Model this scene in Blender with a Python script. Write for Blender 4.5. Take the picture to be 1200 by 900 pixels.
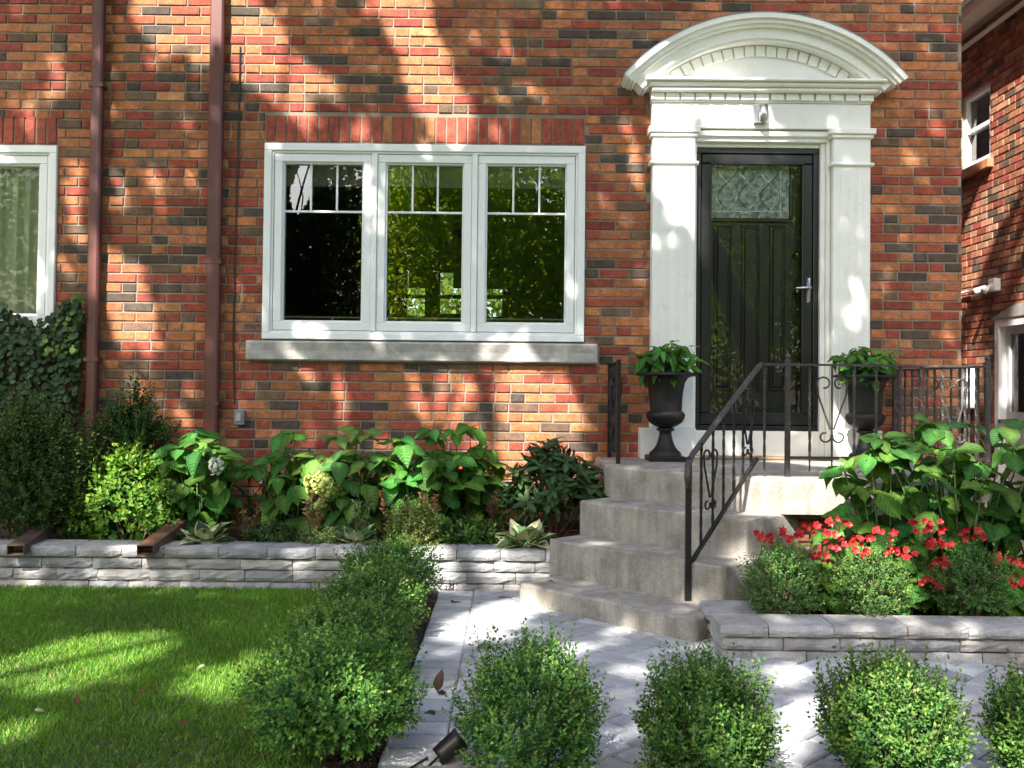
import bpy, math, random
import numpy as np
from mathutils import Vector, Matrix

for o in list(bpy.data.objects):
    bpy.data.objects.remove(o, do_unlink=True)
SC = bpy.context.scene
COL = SC.collection
rnd = random.Random(7)
NR = np.random.default_rng(11)

# ------------------------------------------------------------------ camera
FOC = 1167.0                      # focal length in photo pixels (1200 wide)
CAMP = Vector((0.0, -7.1, 1.21))
PITCH, ROLL, SHIFT = math.radians(1.2), math.radians(0.6), -22.4
cd = bpy.data.cameras.new('camera')
cam = bpy.data.objects.new('camera', cd)
COL.objects.link(cam)
cd.sensor_width = 36.0
cd.lens = FOC / 1200.0 * 36.0
cd.shift_y = SHIFT / 1200.0
cd.clip_start, cd.clip_end = 0.05, 500
CROT = Matrix.Rotation(math.radians(90) + PITCH, 3, 'X') @ Matrix.Rotation(ROLL, 3, 'Z')
cam.matrix_world = Matrix.Translation(CAMP) @ CROT.to_4x4()
SC.camera = cam

# ------------------------------------------------------------------ light
SUNV = Vector((0.40, 0.916, -1.0)).normalized()        # the way the light travels
w = bpy.data.worlds.new('World')
SC.world = w
w.use_nodes = True
nt = w.node_tree
nt.nodes.clear()
sky = nt.nodes.new('ShaderNodeTexSky')
sky.sky_type = 'NISHITA'
sky.sun_disc = False
sky.sun_elevation = math.asin(-SUNV.z)
sky.sun_rotation = math.atan2(-SUNV.x, -SUNV.y)
sky.air_density, sky.dust_density, sky.ozone_density = 1.0, 3.0, .6
bg = nt.nodes.new('ShaderNodeBackground')
bg.inputs[1].default_value = 0.12
wo = nt.nodes.new('ShaderNodeOutputWorld')
nt.links.new(sky.outputs[0], bg.inputs[0])
nt.links.new(bg.outputs[0], wo.inputs[0])
sl = bpy.data.lights.new('sun', 'SUN')
sl.energy = 5.0
sl.angle = math.radians(0.6)
sl.color = (1.0, 0.95, 0.87)
so = bpy.data.objects.new('sun', sl)
COL.objects.link(so)
so.rotation_euler = SUNV.to_track_quat('-Z', 'Y').to_euler()
so.location = (-8, -18, 18)
SC.view_settings.view_transform = 'Standard'
SC.view_settings.look = 'None'
SC.view_settings.gamma = 1.0
SC.view_settings.use_curve_mapping = False
SC.view_settings.exposure = 1.88

# ------------------------------------------------------------------ helpers
def ray(px, py):
    return CROT @ Vector(((px - 600) / FOC, (450 - py + SHIFT) / FOC, -1.0))
def W(px, py, Y=0.0):             # world point of a measured spot on the plane at depth Y
    d = ray(px, py)
    return CAMP + d * ((Y - CAMP.y) / d.y)
def G(px, py, Z=0.0):             # world point of a measured spot on the level Z
    d = ray(px, py)
    return CAMP + d * ((Z - CAMP.z) / d.z)

def top_of(o):
    while o.parent:
        o = o.parent
    return o
def tag(o, label=None, cat=None, group=None, kind=None):
    if label: o['label'] = label
    if cat: o['category'] = cat
    if group: o['group'] = group
    if kind: o['kind'] = kind
    return o
def empty(name, loc, label=None, cat=None, group=None):
    o = bpy.data.objects.new(name, None)
    o.empty_display_size = 0.1
    COL.objects.link(o)
    o.location = loc
    return tag(o, label, cat, group)
def link(name, me, mat=None, parent=None, color=None):
    o = bpy.data.objects.new(name, me)
    COL.objects.link(o)
    if mat and not me.materials:
        me.materials.append(mat)
    if parent: o.parent = parent
    if color: o.color = (*color, 1)
    return o
def org(parent):
    return top_of(parent).location.copy() if parent else Vector((0, 0, 0))
def put(name, me, M, parent, color=None, mat=None):   # shared mesh at world matrix M
    o = link(name, me, mat, parent, color)
    M = M.copy()
    M.translation -= org(parent)
    o.matrix_local = M
    return o

class MB:
    def __init__(s):
        s.v, s.f, s.c = [], [], []
    def add(s, vs, fs, col=None):
        b = len(s.v)
        s.v += [tuple(p) for p in vs]
        s.f += [tuple(i + b for i in f) for f in fs]
        s.c += [col or (1, 1, 1)] * len(vs)
        return s
    def box(s, x0, x1, y0, y1, z0, z1, M=None, col=None):
        vs = [Vector((x, y, z)) for z in (z0, z1) for y in (y0, y1) for x in (x0, x1)]
        if M: vs = [M @ p for p in vs]
        return s.add(vs, [(0, 2, 3, 1), (4, 5, 7, 6), (0, 1, 5, 4), (2, 6, 7, 3), (0, 4, 6, 2), (1, 3, 7, 5)], col)
    def cbox(s, x0, x1, y0, y1, z0, z1, c=.004, M=None, col=None):   # box whose edges towards -Y are chamfered
        r = [(x0, z0), (x1, z0), (x1, z1), (x0, z1)]
        q = [(x0 + c, z0 + c), (x1 - c, z0 + c), (x1 - c, z1 - c), (x0 + c, z1 - c)]
        vs = [Vector((x, y1, z)) for x, z in r] + [Vector((x, y0 + c, z)) for x, z in r] + [Vector((x, y0, z)) for x, z in q]
        if M: vs = [M @ p for p in vs]
        fs = [(8, 9, 10, 11)]
        for i in range(4):
            j = (i + 1) % 4
            fs += [(i, j, 4 + j, 4 + i), (4 + i, 4 + j, 8 + j, 8 + i)]
        return s.add(vs, fs, col)
    def bbox(s, x0, x1, y0, y1, z0, z1, c=.004, M=None, col=None):   # box with every edge chamfered
        vs, idx = [], {}
        X, Y, Z = (x0, x1), (y0, y1), (z0, z1)
        for i in (0, 1):
            for j in (0, 1):
                for k in (0, 1):
                    p = Vector((X[i], Y[j], Z[k]))
                    d = Vector((c if i == 0 else -c, c if j == 0 else -c, c if k == 0 else -c))
                    for a in range(3):
                        q = p + d
                        q[a] = p[a]
                        idx[(i, j, k, a)] = len(vs)
                        vs.append(M @ q if M else q)
        I = lambda i, j, k, a: idx[(i, j, k, a)]
        fs = []
        for e in (0, 1):
            f = [I(e, 0, 0, 0), I(e, 1, 0, 0), I(e, 1, 1, 0), I(e, 0, 1, 0)]; fs.append(f if e else f[::-1])
            f = [I(0, e, 0, 1), I(1, e, 0, 1), I(1, e, 1, 1), I(0, e, 1, 1)]; fs.append(f[::-1] if e else f)
            f = [I(0, 0, e, 2), I(1, 0, e, 2), I(1, 1, e, 2), I(0, 1, e, 2)]; fs.append(f if e else f[::-1])
        for i in (0, 1):
            for j in (0, 1):
                fs.append((I(i, j, 0, 0), I(i, j, 1, 0), I(i, j, 1, 1), I(i, j, 0, 1)))
                fs.append((I(i, 0, j, 0), I(i, 1, j, 0), I(i, 1, j, 2), I(i, 0, j, 2)))
                fs.append((I(0, i, j, 1), I(1, i, j, 1), I(1, i, j, 2), I(0, i, j, 2)))
                for k in (0, 1):
                    fs.append((I(i, j, k, 0), I(i, j, k, 1), I(i, j, k, 2)))
        return s.add(vs, fs, col)
    def prism(s, pts, z0, z1, ch=0.0, M=None, col=None):             # outline pts in XY going up, top edge chamfered
        n = len(pts)
        cx = sum(p[0] for p in pts) / n
        cy = sum(p[1] for p in pts) / n
        vs = [Vector((x, y, z0)) for x, y in pts] + [Vector((x, y, z1 - ch)) for x, y in pts]
        fs = [tuple((i, (i + 1) % n, n + (i + 1) % n, n + i)) for i in range(n)] + [tuple(range(n))[::-1]]
        if ch:
            for x, y in pts:
                d = Vector((cx - x, cy - y, 0)); L = d.length
                vs.append(Vector((x, y, z1)) + d * (1.4 * ch / L))
            fs += [(n + i, n + (i + 1) % n, 2 * n + (i + 1) % n, 2 * n + i) for i in range(n)]
            fs.append(tuple(range(2 * n, 3 * n)))
        else:
            fs.append(tuple(range(n, 2 * n)))
        if M: vs = [M @ p for p in vs]
        return s.add(vs, fs, col)
    def tube(s, pts, r, n=8, r1=None, flat=1.0, cap=True, col=None, twist=0.0):
        pts = [Vector(p) for p in pts]
        m = len(pts)
        vs, fs = [], []
        up = None
        for i, p in enumerate(pts):
            d = (pts[min(i + 1, m - 1)] - pts[max(i - 1, 0)]).normalized()
            if up is None:
                up = Vector((0, 0, 1)) if abs(d.z) < .9 else Vector((0, 1, 0))
            a = d.cross(up).normalized()
            b = a.cross(d)
            up = b
            R = r if r1 is None else r + (r1 - r) * i / (m - 1)
            for k in range(n):
                t = 2 * math.pi * (k + .5) / n + twist * i
                vs.append(p + a * (R * math.cos(t)) + b * (R * flat * math.sin(t)))
        for i in range(m - 1):
            for k in range(n):
                j = (k + 1) % n
                fs.append((i * n + k, i * n + j, (i + 1) * n + j, (i + 1) * n + k))
        if cap:
            fs += [tuple(range(n))[::-1], tuple(range((m - 1) * n, m * n))]
        return s.add(vs, fs, col)
    def lathe(s, prof, c, n=28, flute=None, col=None):
        vs, fs = [], []
        m = len(prof)
        for i, (r, z) in enumerate(prof):
            for k in range(n):
                t = 2 * math.pi * k / n
                R = r
                if flute and flute[0] <= z <= flute[1]:
                    R *= 1 + flute[2] * (1 if k % 2 else -1)
                vs.append((c[0] + R * math.cos(t), c[1] + R * math.sin(t), c[2] + z))
        for i in range(m - 1):
            for k in range(n):
                j = (k + 1) % n
                fs.append((i * n + k, i * n + j, (i + 1) * n + j, (i + 1) * n + k))
        return s.add(vs, fs, col)
    def build(s, name, mat, parent=None, smooth=False, color=None):
        o = org(parent)
        me = bpy.data.meshes.new(name)
        me.from_pydata([(x - o.x, y - o.y, z - o.z) for x, y, z in s.v], [], s.f)
        at = me.color_attributes.new('Col', 'FLOAT_COLOR', 'POINT')
        c = np.ones((len(s.v), 4), dtype=np.float32)
        c[:, :3] = np.array(s.c, dtype=np.float32)
        at.data.foreach_set('color', c.ravel())
        if smooth:
            me.polygons.foreach_set('use_smooth', [True] * len(me.polygons))
        me.update()
        return link(name, me, mat, parent, color)

def np_mesh(name, V, F, C, mat, parent=None, smooth=False):
    """V (n,3) world, F (m,k) constant-size faces, C (n,3) colours"""
    o = org(parent)
    me = bpy.data.meshes.new(name)
    n, m, k = len(V), len(F), F.shape[1]
    me.vertices.add(n)
    me.vertices.foreach_set('co', (V - np.array(o)).astype(np.float32).ravel())
    me.loops.add(m * k)
    me.loops.foreach_set('vertex_index', F.astype(np.int32).ravel())
    me.polygons.add(m)
    me.polygons.foreach_set('loop_start', np.arange(0, m * k, k, dtype=np.int32))
    at = me.color_attributes.new('Col', 'FLOAT_COLOR', 'POINT')
    c = np.ones((n, 4), dtype=np.float32)
    c[:, :3] = C
    at.data.foreach_set('color', c.ravel())
    if smooth:
        me.polygons.foreach_set('use_smooth', np.ones(m, dtype=bool))
    me.update(calc_edges=True)
    return link(name, me, mat, parent)

def unit(a):
    return a / np.maximum(np.linalg.norm(a, axis=-1, keepdims=True), 1e-9)

# leaf templates: (u along, v across, w up) and triangles
T_DIA = (np.array([(0, 0, 0), (.45, .5, .10), (1, 0, 0), (.45, -.5, .10)]), np.array([(0, 1, 2), (0, 2, 3)]))
T_OVAL = (np.array([(0, 0, 0), (.3, .42, .06), (.7, .40, .02), (1, 0, -.08), (.7, -.40, .02), (.3, -.42, .06), (.3, 0, 0), (.7, 0, -.03)]),
          np.array([(0, 1, 6), (0, 6, 5), (1, 2, 7), (1, 7, 6), (6, 7, 4), (6, 4, 5), (2, 3, 7), (7, 3, 4)]))
T_BLADE = (np.array([(0, -.5, 0), (0, .5, 0), (.55, .36, .0), (.55, -.36, .0), (1, 0, -.1)]), np.array([(0, 1, 2), (0, 2, 3), (3, 2, 4)]))
def big_template(stations, droop=.22, lift=.10, wav=.0):
    vs, fs = [], []
    for i, (u, h) in enumerate(stations):
        wz = -droop * u * u
        r = wav * math.sin(i * 2.3)
        vs += [(u, -h, wz + lift * h + r), (u, -h * .5, wz + lift * h * .75), (u, 0, wz - .012), (u, h * .5, wz + lift * h * .75), (u, h, wz + lift * h - r)]
    for i in range(len(stations) - 1):
        for k in range(4):
            a = i * 5 + k
            fs += [(a, a + 1, a + 6), (a, a + 6, a + 5)]
    return np.array(vs), np.array(fs)
OVATE = [(0, .01), (.10, .24), (.25, .40), (.42, .44), (.60, .37), (.77, .23), (.90, .09), (1, .0)]
HEART = [(0, .10), (.06, .36), (.18, .52), (.36, .52), (.56, .42), (.75, .25), (.9, .09), (1, .0)]
LANCE = [(0, .02), (.15, .13), (.35, .20), (.6, .20), (.82, .12), (1, .0)]
T_OVATE = big_template(OVATE, .30, .12, .012)
T_HEART = big_template(HEART, .30, .10, .012)
T_LANCE = big_template(LANCE, .14, .15)
VARI = {'ovate': [T_OVATE, big_template(OVATE, .55, .30, .02), big_template(OVATE, .10, -.15, .03), big_template(OVATE, .38, .02, .04)], 'heart': [T_HEART, big_template(HEART, .5, .3, .02), big_template(HEART, .12, -.1, .02)]}

def leaf_cloud(name, tmpl, P, D, N, L, Wd, C, mat, parent=None):
    """one mesh of many leaves: base points P, directions D, normals N, lengths L, widths Wd, colours C"""
    tv, tf = tmpl
    D = unit(D)
    S = unit(np.cross(N, D))
    N = np.cross(D, S)
    L = np.broadcast_to(np.asarray(L, float), (len(P),))
    Wd = np.broadcast_to(np.asarray(Wd, float), (len(P),))
    V = (P[:, None, :] + D[:, None, :] * (tv[None, :, 0] * L[:, None])[..., None]
         + S[:, None, :] * (tv[None, :, 1] * Wd[:, None])[..., None]
         + N[:, None, :] * (tv[None, :, 2] * L[:, None])[..., None])
    nv = len(tv)
    F = (tf[None] + (np.arange(len(P)) * nv)[:, None, None]).reshape(-1, 3)
    Cc = np.repeat(C, nv, axis=0)
    return np_mesh(name, V.reshape(-1, 3), F, Cc, mat, parent)

_leafme = {}
def leaf_me(key, tmpl, mat):
    if key not in _leafme:
        me = bpy.data.meshes.new('leaf_shape')
        me.from_pydata([tuple(p) for p in tmpl[0]], [], [tuple(int(i) for i in f) for f in tmpl[1]])
        at = me.color_attributes.new('Col', 'FLOAT_COLOR', 'POINT')
        cc = np.ones((len(tmpl[0]), 4), dtype=np.float32)
        if len(tmpl[0]) % 5 == 0 and len(tmpl[0]) > 10:
            cc[2::5, :3] = (1.45, 1.35, 1.3); cc[0::5, :3] = .88; cc[4::5, :3] = .88
        at.data.foreach_set('color', cc.ravel())
        me.polygons.foreach_set('use_smooth', [True] * len(me.polygons))
        me.materials.append(mat)
        _leafme[key] = me
    return _leafme[key]
def leaf_obj(parent, key, tmpl, mat, p, d, n, L, Wd, color, name='leaf'):
    mat = BIG.get(mat.name, mat)
    if key in VARI:
        k = rnd.randrange(len(VARI[key])); tmpl = VARI[key][k]; key = key + str(k) + mat.name
    d = Vector(d).normalized()
    s = Vector(n).cross(d)
    if s.length < 1e-4: s = Vector((1, 0, 0)).cross(d)
    s.normalize()
    n = d.cross(s)
    M = Matrix(((d.x * L, s.x * Wd, n.x * L, p[0]), (d.y * L, s.y * Wd, n.y * L, p[1]), (d.z * L, s.z * Wd, n.z * L, p[2]), (0, 0, 0, 1)))
    return put(name, leaf_me(key, tmpl, mat), M, parent, color)

# ------------------------------------------------------------------ materials
def nodes(name):
    m = bpy.data.materials.new(name)
    m.use_nodes = True
    t = m.node_tree
    b = t.nodes['Principled BSDF']
    return m, t, b
def N_(t, kind, **kw):
    n = t.nodes.new(kind)
    for k, v in kw.items(): setattr(n, k, v)
    return n
def noise(t, scale, detail=4, rough=.6, vec=None, dist=0):
    n = N_(t, 'ShaderNodeTexNoise')
    n.inputs['Scale'].default_value = scale
    n.inputs['Detail'].default_value = detail
    n.inputs['Roughness'].default_value = rough
    n.inputs['Distortion'].default_value = dist
    if vec is None:
        g = N_(t, 'ShaderNodeNewGeometry')
        vec = g.outputs['Position']
    t.links.new(vec, n.inputs['Vector'])
    return n.outputs['Fac']
def mrange(t, val, a, b, c, d):
    n = N_(t, 'ShaderNodeMapRange')
    t.links.new(val, n.inputs['Value'])
    for i, x in zip(('From Min', 'From Max', 'To Min', 'To Max'), (a, b, c, d)): n.inputs[i].default_value = x
    return n.outputs[0]
def mixc(t, fac, a, b, mode='MIX'):
    n = N_(t, 'ShaderNodeMix', data_type='RGBA', blend_type=mode)
    for sock, x in ((n.inputs[0], fac), (n.inputs[6], a), (n.inputs[7], b)):
        if isinstance(x, (int, float)): sock.default_value = x
        elif isinstance(x, tuple): sock.default_value = (*x[:3], 1)
        else: t.links.new(x, sock)
    return n.outputs[2]
def math_(t, op, a, b=0.0):
    n = N_(t, 'ShaderNodeMath', operation=op)
    for sock, x in ((n.inputs[0], a), (n.inputs[1], b)):
        if isinstance(x, (int, float)): sock.default_value = x
        else: t.links.new(x, sock)
    return n.outputs[0]
def objcol(t):
    a = N_(t, 'ShaderNodeAttribute', attribute_name='Col')
    i = N_(t, 'ShaderNodeObjectInfo')
    return mixc(t, 1.0, a.outputs['Color'], i.outputs['Color'], 'MULTIPLY')
def bump(t, b, h, strength=.4, dist=.003):
    n = N_(t, 'ShaderNodeBump')
    n.inputs['Strength'].default_value = strength
    n.inputs['Distance'].default_value = dist
    t.links.new(h, n.inputs['Height'])
    t.links.new(n.outputs[0], b.inputs['Normal'])

def pmat(name, base, rough=.6, var=.25, scale=6, bmp=0, bscale=80, bdist=.003, metal=0, spec=.5, tint=False,
         dirt=None, dscale=3, damt=(.55, .75), dmax=.7, fine=.0, fscale=140):
    m, t, b = nodes(name)
    f = mrange(t, noise(t, scale, 5), .3, .7, 1 - var, 1 + var)
    c = mixc(t, 1.0, objcol(t) if tint else base, f, 'MULTIPLY')
    if tint and base != (1, 1, 1): c = mixc(t, 1.0, c, base, 'MULTIPLY')
    if fine:
        c = mixc(t, 1.0, c, mrange(t, noise(t, fscale, 3), .3, .7, 1 - fine, 1 + fine), 'MULTIPLY')
    if dirt:
        c = mixc(t, mrange(t, noise(t, dscale, 6, .7), damt[0], damt[1], 0, dmax), c, dirt)
    t.links.new(c, b.inputs['Base Color'])
    b.inputs['Roughness'].default_value = rough
    b.inputs['Metallic'].default_value = metal
    b.inputs['Specular IOR Level'].default_value = spec
    if bmp:
        bump(t, b, noise(t, bscale, 5, .65), bmp, bdist)
    return m

def leafmat(name, base=(1, 1, 1), trans=.35, rough=.42, tcol=(1.15, 1.25, .45), spec=.4):
    m, t, b = nodes(name)
    c = mixc(t, 1.0, objcol(t), base, 'MULTIPLY')
    c = mixc(t, 1.0, c, mrange(t, noise(t, 40, 3), .3, .7, .8, 1.2), 'MULTIPLY')
    t.links.new(c, b.inputs['Base Color'])
    b.inputs['Roughness'].default_value = rough
    b.inputs['Specular IOR Level'].default_value = spec
    tr = N_(t, 'ShaderNodeBsdfTranslucent')
    t.links.new(mixc(t, 1.0, c, tcol, 'MULTIPLY'), tr.inputs['Color'])
    mx = N_(t, 'ShaderNodeMixShader')
    mx.inputs[0].default_value = trans
    t.links.new(b.outputs[0], mx.inputs[1])
    t.links.new(tr.outputs[0], mx.inputs[2])
    t.links.new(mx.outputs[0], t.nodes['Material Output'].inputs['Surface'])
    return m

def glassmat(name, ior=1.75, tint=(.95, .97, .96), wav=.0):
    m, t, b = nodes(name)
    t.nodes.remove(b)
    fr = N_(t, 'ShaderNodeFresnel')
    fr.inputs['IOR'].default_value = ior
    tp = N_(t, 'ShaderNodeBsdfTransparent')
    tp.inputs['Color'].default_value = (*tint, 1)
    gl = N_(t, 'ShaderNodeBsdfGlossy')
    gl.inputs['Roughness'].default_value = 0.0
    if wav:
        n = N_(t, 'ShaderNodeBump')
        n.inputs['Strength'].default_value = wav
        n.inputs['Distance'].default_value = .002
        t.links.new(noise(t, 3.0, 1), n.inputs['Height'])
        t.links.new(n.outputs[0], gl.inputs['Normal'])
    mx = N_(t, 'ShaderNodeMixShader')
    t.links.new(fr.outputs[0], mx.inputs[0])
    t.links.new(tp.outputs[0], mx.inputs[1])
    t.links.new(gl.outputs[0], mx.inputs[2])
    t.links.new(mx.outputs[0], t.nodes['Material Output'].inputs['Surface'])
    return m

def brickmat(name):
    m, t, b = nodes(name)
    c = objcol(t)
    n1 = noise(t, 15, 5, .7)
    n2 = noise(t, 55, 4, .7)
    c = mixc(t, 1.0, c, mrange(t, n1, .32, .68, .58, 1.36), 'MULTIPLY')
    c = mixc(t, 1.0, c, mrange(t, n2, .3, .7, .70, 1.25), 'MULTIPLY')
    c = mixc(t, mrange(t, noise(t, 22, 5, .75, dist=.6), .55, .70, 0, .65), c, (.075, .055, .045))
    c = mixc(t, mrange(t, noise(t, 1.3, 5, .7), .50, .75, 0, .35), c, (.13, .075, .045))
    c = mixc(t, mrange(t, noise(t, 160, 3, .6), .64, .74, 0, .6), c, (.36, .29, .22))
    t.links.new(c, b.inputs['Base Color'])
    b.inputs['Roughness'].default_value = .82
    b.inputs['Specular IOR Level'].default_value = .25
    bump(t, b, noise(t, 75, 6, .75), .7, .006)
    return m
def brickfar(name):                 # plain brick surface where no single brick is seen
    m, t, b = nodes(name)
    g = N_(t, 'ShaderNodeNewGeometry')
    sx = N_(t, 'ShaderNodeSeparateXYZ')
    t.links.new(g.outputs['Position'], sx.inputs[0])
    cx = N_(t, 'ShaderNodeCombineXYZ')
    t.links.new(math_(t, 'ADD', sx.outputs[0], sx.outputs[1]), cx.inputs[0])
    t.links.new(sx.outputs[2], cx.inputs[1])
    k = N_(t, 'ShaderNodeTexBrick')
    t.links.new(cx.outputs[0], k.inputs['Vector'])
    k.inputs['Scale'].default_value = 1.0
    k.inputs['Brick Width'].default_value = .213
    k.inputs['Row Height'].default_value = .0689
    k.inputs['Mortar Size'].default_value = .006
    k.inputs['Color1'].default_value = (.40, .15, .06, 1)
    k.inputs['Color2'].default_value = (.22, .05, .035, 1)
    k.inputs['Mortar'].default_value = (.28, .24, .20, 1)
    t.links.new(k.outputs[0], b.inputs['Base Color'])
    b.inputs['Roughness'].default_value = .85
    return m

M = {}
M['brick'] = brickmat('brick')
M['brickfar'] = brickfar('brick_surface')
M['mortar'] = pmat('mortar', (.235, .195, .15), .95, .25, 7, .7, 160, .004, fine=.2)
M['limestone'] = pmat('limestone', (.36, .34, .31), .85, .22, 14, .6, 60, .006, dirt=(.20, .185, .16), dscale=9, fine=.12)
M['white'] = pmat('white_vinyl', (.80, .81, .80), .32, .03, 4)
M['cream'] = pmat('white_trim_paint', (.79, .78, .73), .42, .05, 6, .15, 40, dirt=(.52, .48, .40), dscale=11, damt=(.58, .78), dmax=.55, fine=.05)
M['bronze'] = pmat('brown_downspout', (.105, .034, .027), .42, .22, 9, .1, 30, dirt=(.13, .065, .05), dscale=13, damt=(.58, .75), dmax=.5)
M['bronze_in'] = pmat('dark_inside', (.02, .015, .013), .8, .1)
M['black'] = pmat('black_paint', (.012, .012, .013), .28, .15, 12)
M['doorwood'] = pmat('black_door', (.020, .021, .022), .38, .2, 20, .1, 30)
M['iron'] = pmat('wrought_iron', (.035, .030, .028), .5, .3, 60, .3, 200, dirt=(.20, .12, .08), dscale=35, damt=(.55, .72), dmax=.75)
M['iron2'] = pmat('cast_iron', (.011, .0105, .0105), .45, .3, 50, .3, 150, spec=.3, dirt=(.13, .055, .035), dscale=16, damt=(.62, .76), dmax=.6)
M['chrome'] = pmat('satin_chrome', (.62, .63, .64), .25, .05, metal=1)
M['brass'] = pmat('brass', (.62, .43, .15), .3, .1, metal=1)
M['concrete'] = pmat('old_concrete', (.31, .285, .245), .92, .20, 5, .6, 120, .004, dirt=(.14, .12, .095), dscale=4.5, damt=(.46, .70), dmax=.7, fine=.28)
_m = M['concrete']; _t = _m.node_tree; _b = _t.nodes['Principled BSDF']
_g = N_(_t, 'ShaderNodeNewGeometry'); _v = N_(_t, 'ShaderNodeVectorMath', operation='MULTIPLY'); _v.inputs[1].default_value = (14, 14, 1.2)
_t.links.new(_g.outputs['Position'], _v.inputs[0])
_old = _b.inputs['Base Color'].links[0].from_socket
_t.links.new(mixc(_t, 1.0, _old, mrange(_t, noise(_t, 1.0, 5, .65, _v.outputs[0]), .3, .7, .74, 1.22), 'MULTIPLY'), _b.inputs['Base Color'])
M['paver'] = pmat('paver', (1, 1, 1), .9, .20, 11, .5, 120, .004, tint=True, fine=.16, dirt=(.20, .19, .18), dscale=2.2, damt=(.56, .8), dmax=.4)
M['wallstone'] = pmat('wall_stone', (1, 1, 1), .92, .22, 12, .8, 55, .010, tint=True, fine=.18, dirt=(.17, .16, .15), dscale=9, damt=(.56, .76), dmax=.6)
M['sand'] = pmat('joint_sand', (.12, .11, .10), .95, .3, 20, .4)
M['soil'] = pmat('soil', (.050, .034, .024), .95, .4, 18, .9, 60, .02)
M['mulch'] = pmat('mulch_chip', (1, 1, 1), .9, .3, 60, tint=True)
M['turf'] = pmat('turf', (.040, .062, .018), .95, .4, 22, .6, 60, .01)
M['ground'] = pmat('ground', (.060, .085, .030), .95, .35, 1.5)
M['bark'] = pmat('bark', (.105, .080, .058), .9, .35, 14, .9, 40, .02)
M['twig'] = pmat('green_stem', (.085, .12, .035), .6, .25, 20)
M['wood'] = pmat('woody_stem', (.11, .075, .045), .8, .3, 30)
M['leaf'] = leafmat('leaf', spec=.28, rough=.5)
M['waxy'] = leafmat('waxy_leaf', rough=.36, trans=.25, spec=.35)
def bigleaf(src, name, **kw):       # leaf with side veins, in the leaf's own coordinates
    m = leafmat(name, **kw); t = m.node_tree; b = t.nodes['Principled BSDF']
    tc = N_(t, 'ShaderNodeTexCoord'); sx = N_(t, 'ShaderNodeSeparateXYZ')
    t.links.new(tc.outputs['Object'], sx.inputs[0])
    av = math_(t, 'ABSOLUTE', sx.outputs[1])
    ph = math_(t, 'MULTIPLY', math_(t, 'SUBTRACT', sx.outputs[0], math_(t, 'MULTIPLY', av, .75)), math.pi * 8)
    sn = math_(t, 'ABSOLUTE', math_(t, 'SINE', ph))
    vein = mrange(t, sn, .0, .30, 1.0, 0.0)
    old = b.inputs['Base Color'].links[0].from_socket
    c = mixc(t, math_(t, 'MULTIPLY', vein, .35), old, mixc(t, 1.0, old, (2.0, 1.7, 1.6), 'MULTIPLY'))
    c = mixc(t, mrange(t, noise(t, 26, 4, .7), .66, .74, 0, .55), c, (.16, .12, .03))
    t.links.new(c, b.inputs['Base Color'])
    bump(t, b, mrange(t, sn, 0, .8, 0, 1), .5, .02)
    BIG[src] = m
BIG = {}
bigleaf('leaf', 'veined_leaf', spec=.28, rough=.5)
bigleaf('waxy_leaf', 'veined_waxy_leaf', rough=.36, trans=.25, spec=.35)
M['box'] = leafmat('boxwood_leaf', trans=.30, rough=.5, spec=.22)
M['fartree'] = leafmat('far_tree_leaf', trans=.6, rough=.5, tcol=(1.2, 1.25, .5))
M['tree'] = leafmat('tree_leaf', trans=.45, rough=.5)
M['grass'] = leafmat('grass_blade', trans=.40, rough=.5)
M['petal'] = leafmat('petal', trans=.30, tcol=(1.1, 1.0, .9), rough=.45)
M['glass'] = glassmat('window_glass', 2.35, wav=.06)
M['clearglass'] = glassmat('curtained_window_glass', 1.5, wav=.06)
M['stormglass'] = glassmat('storm_glass', 1.62, wav=.05)
M['plaster'] = pmat('room_wall', (.26, .23, .19), .9, .05)
M['blind'] = pmat('blind', (.55, .55, .50), .9, .06)
M['roof'] = pmat('roof', (.06, .055, .05), .9, .3)
M['grey'] = pmat('grey_plastic', (.20, .21, .23), .5, .1)
M['teal'] = pmat('hose', (.02, .22, .17), .4, .1)
M['terracotta'] = pmat('terracotta', (.42, .16, .08), .8, .2, 10)
M['blackplastic'] = pmat('black_plastic', (.014, .014, .015), .4, .2, 30)
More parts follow.
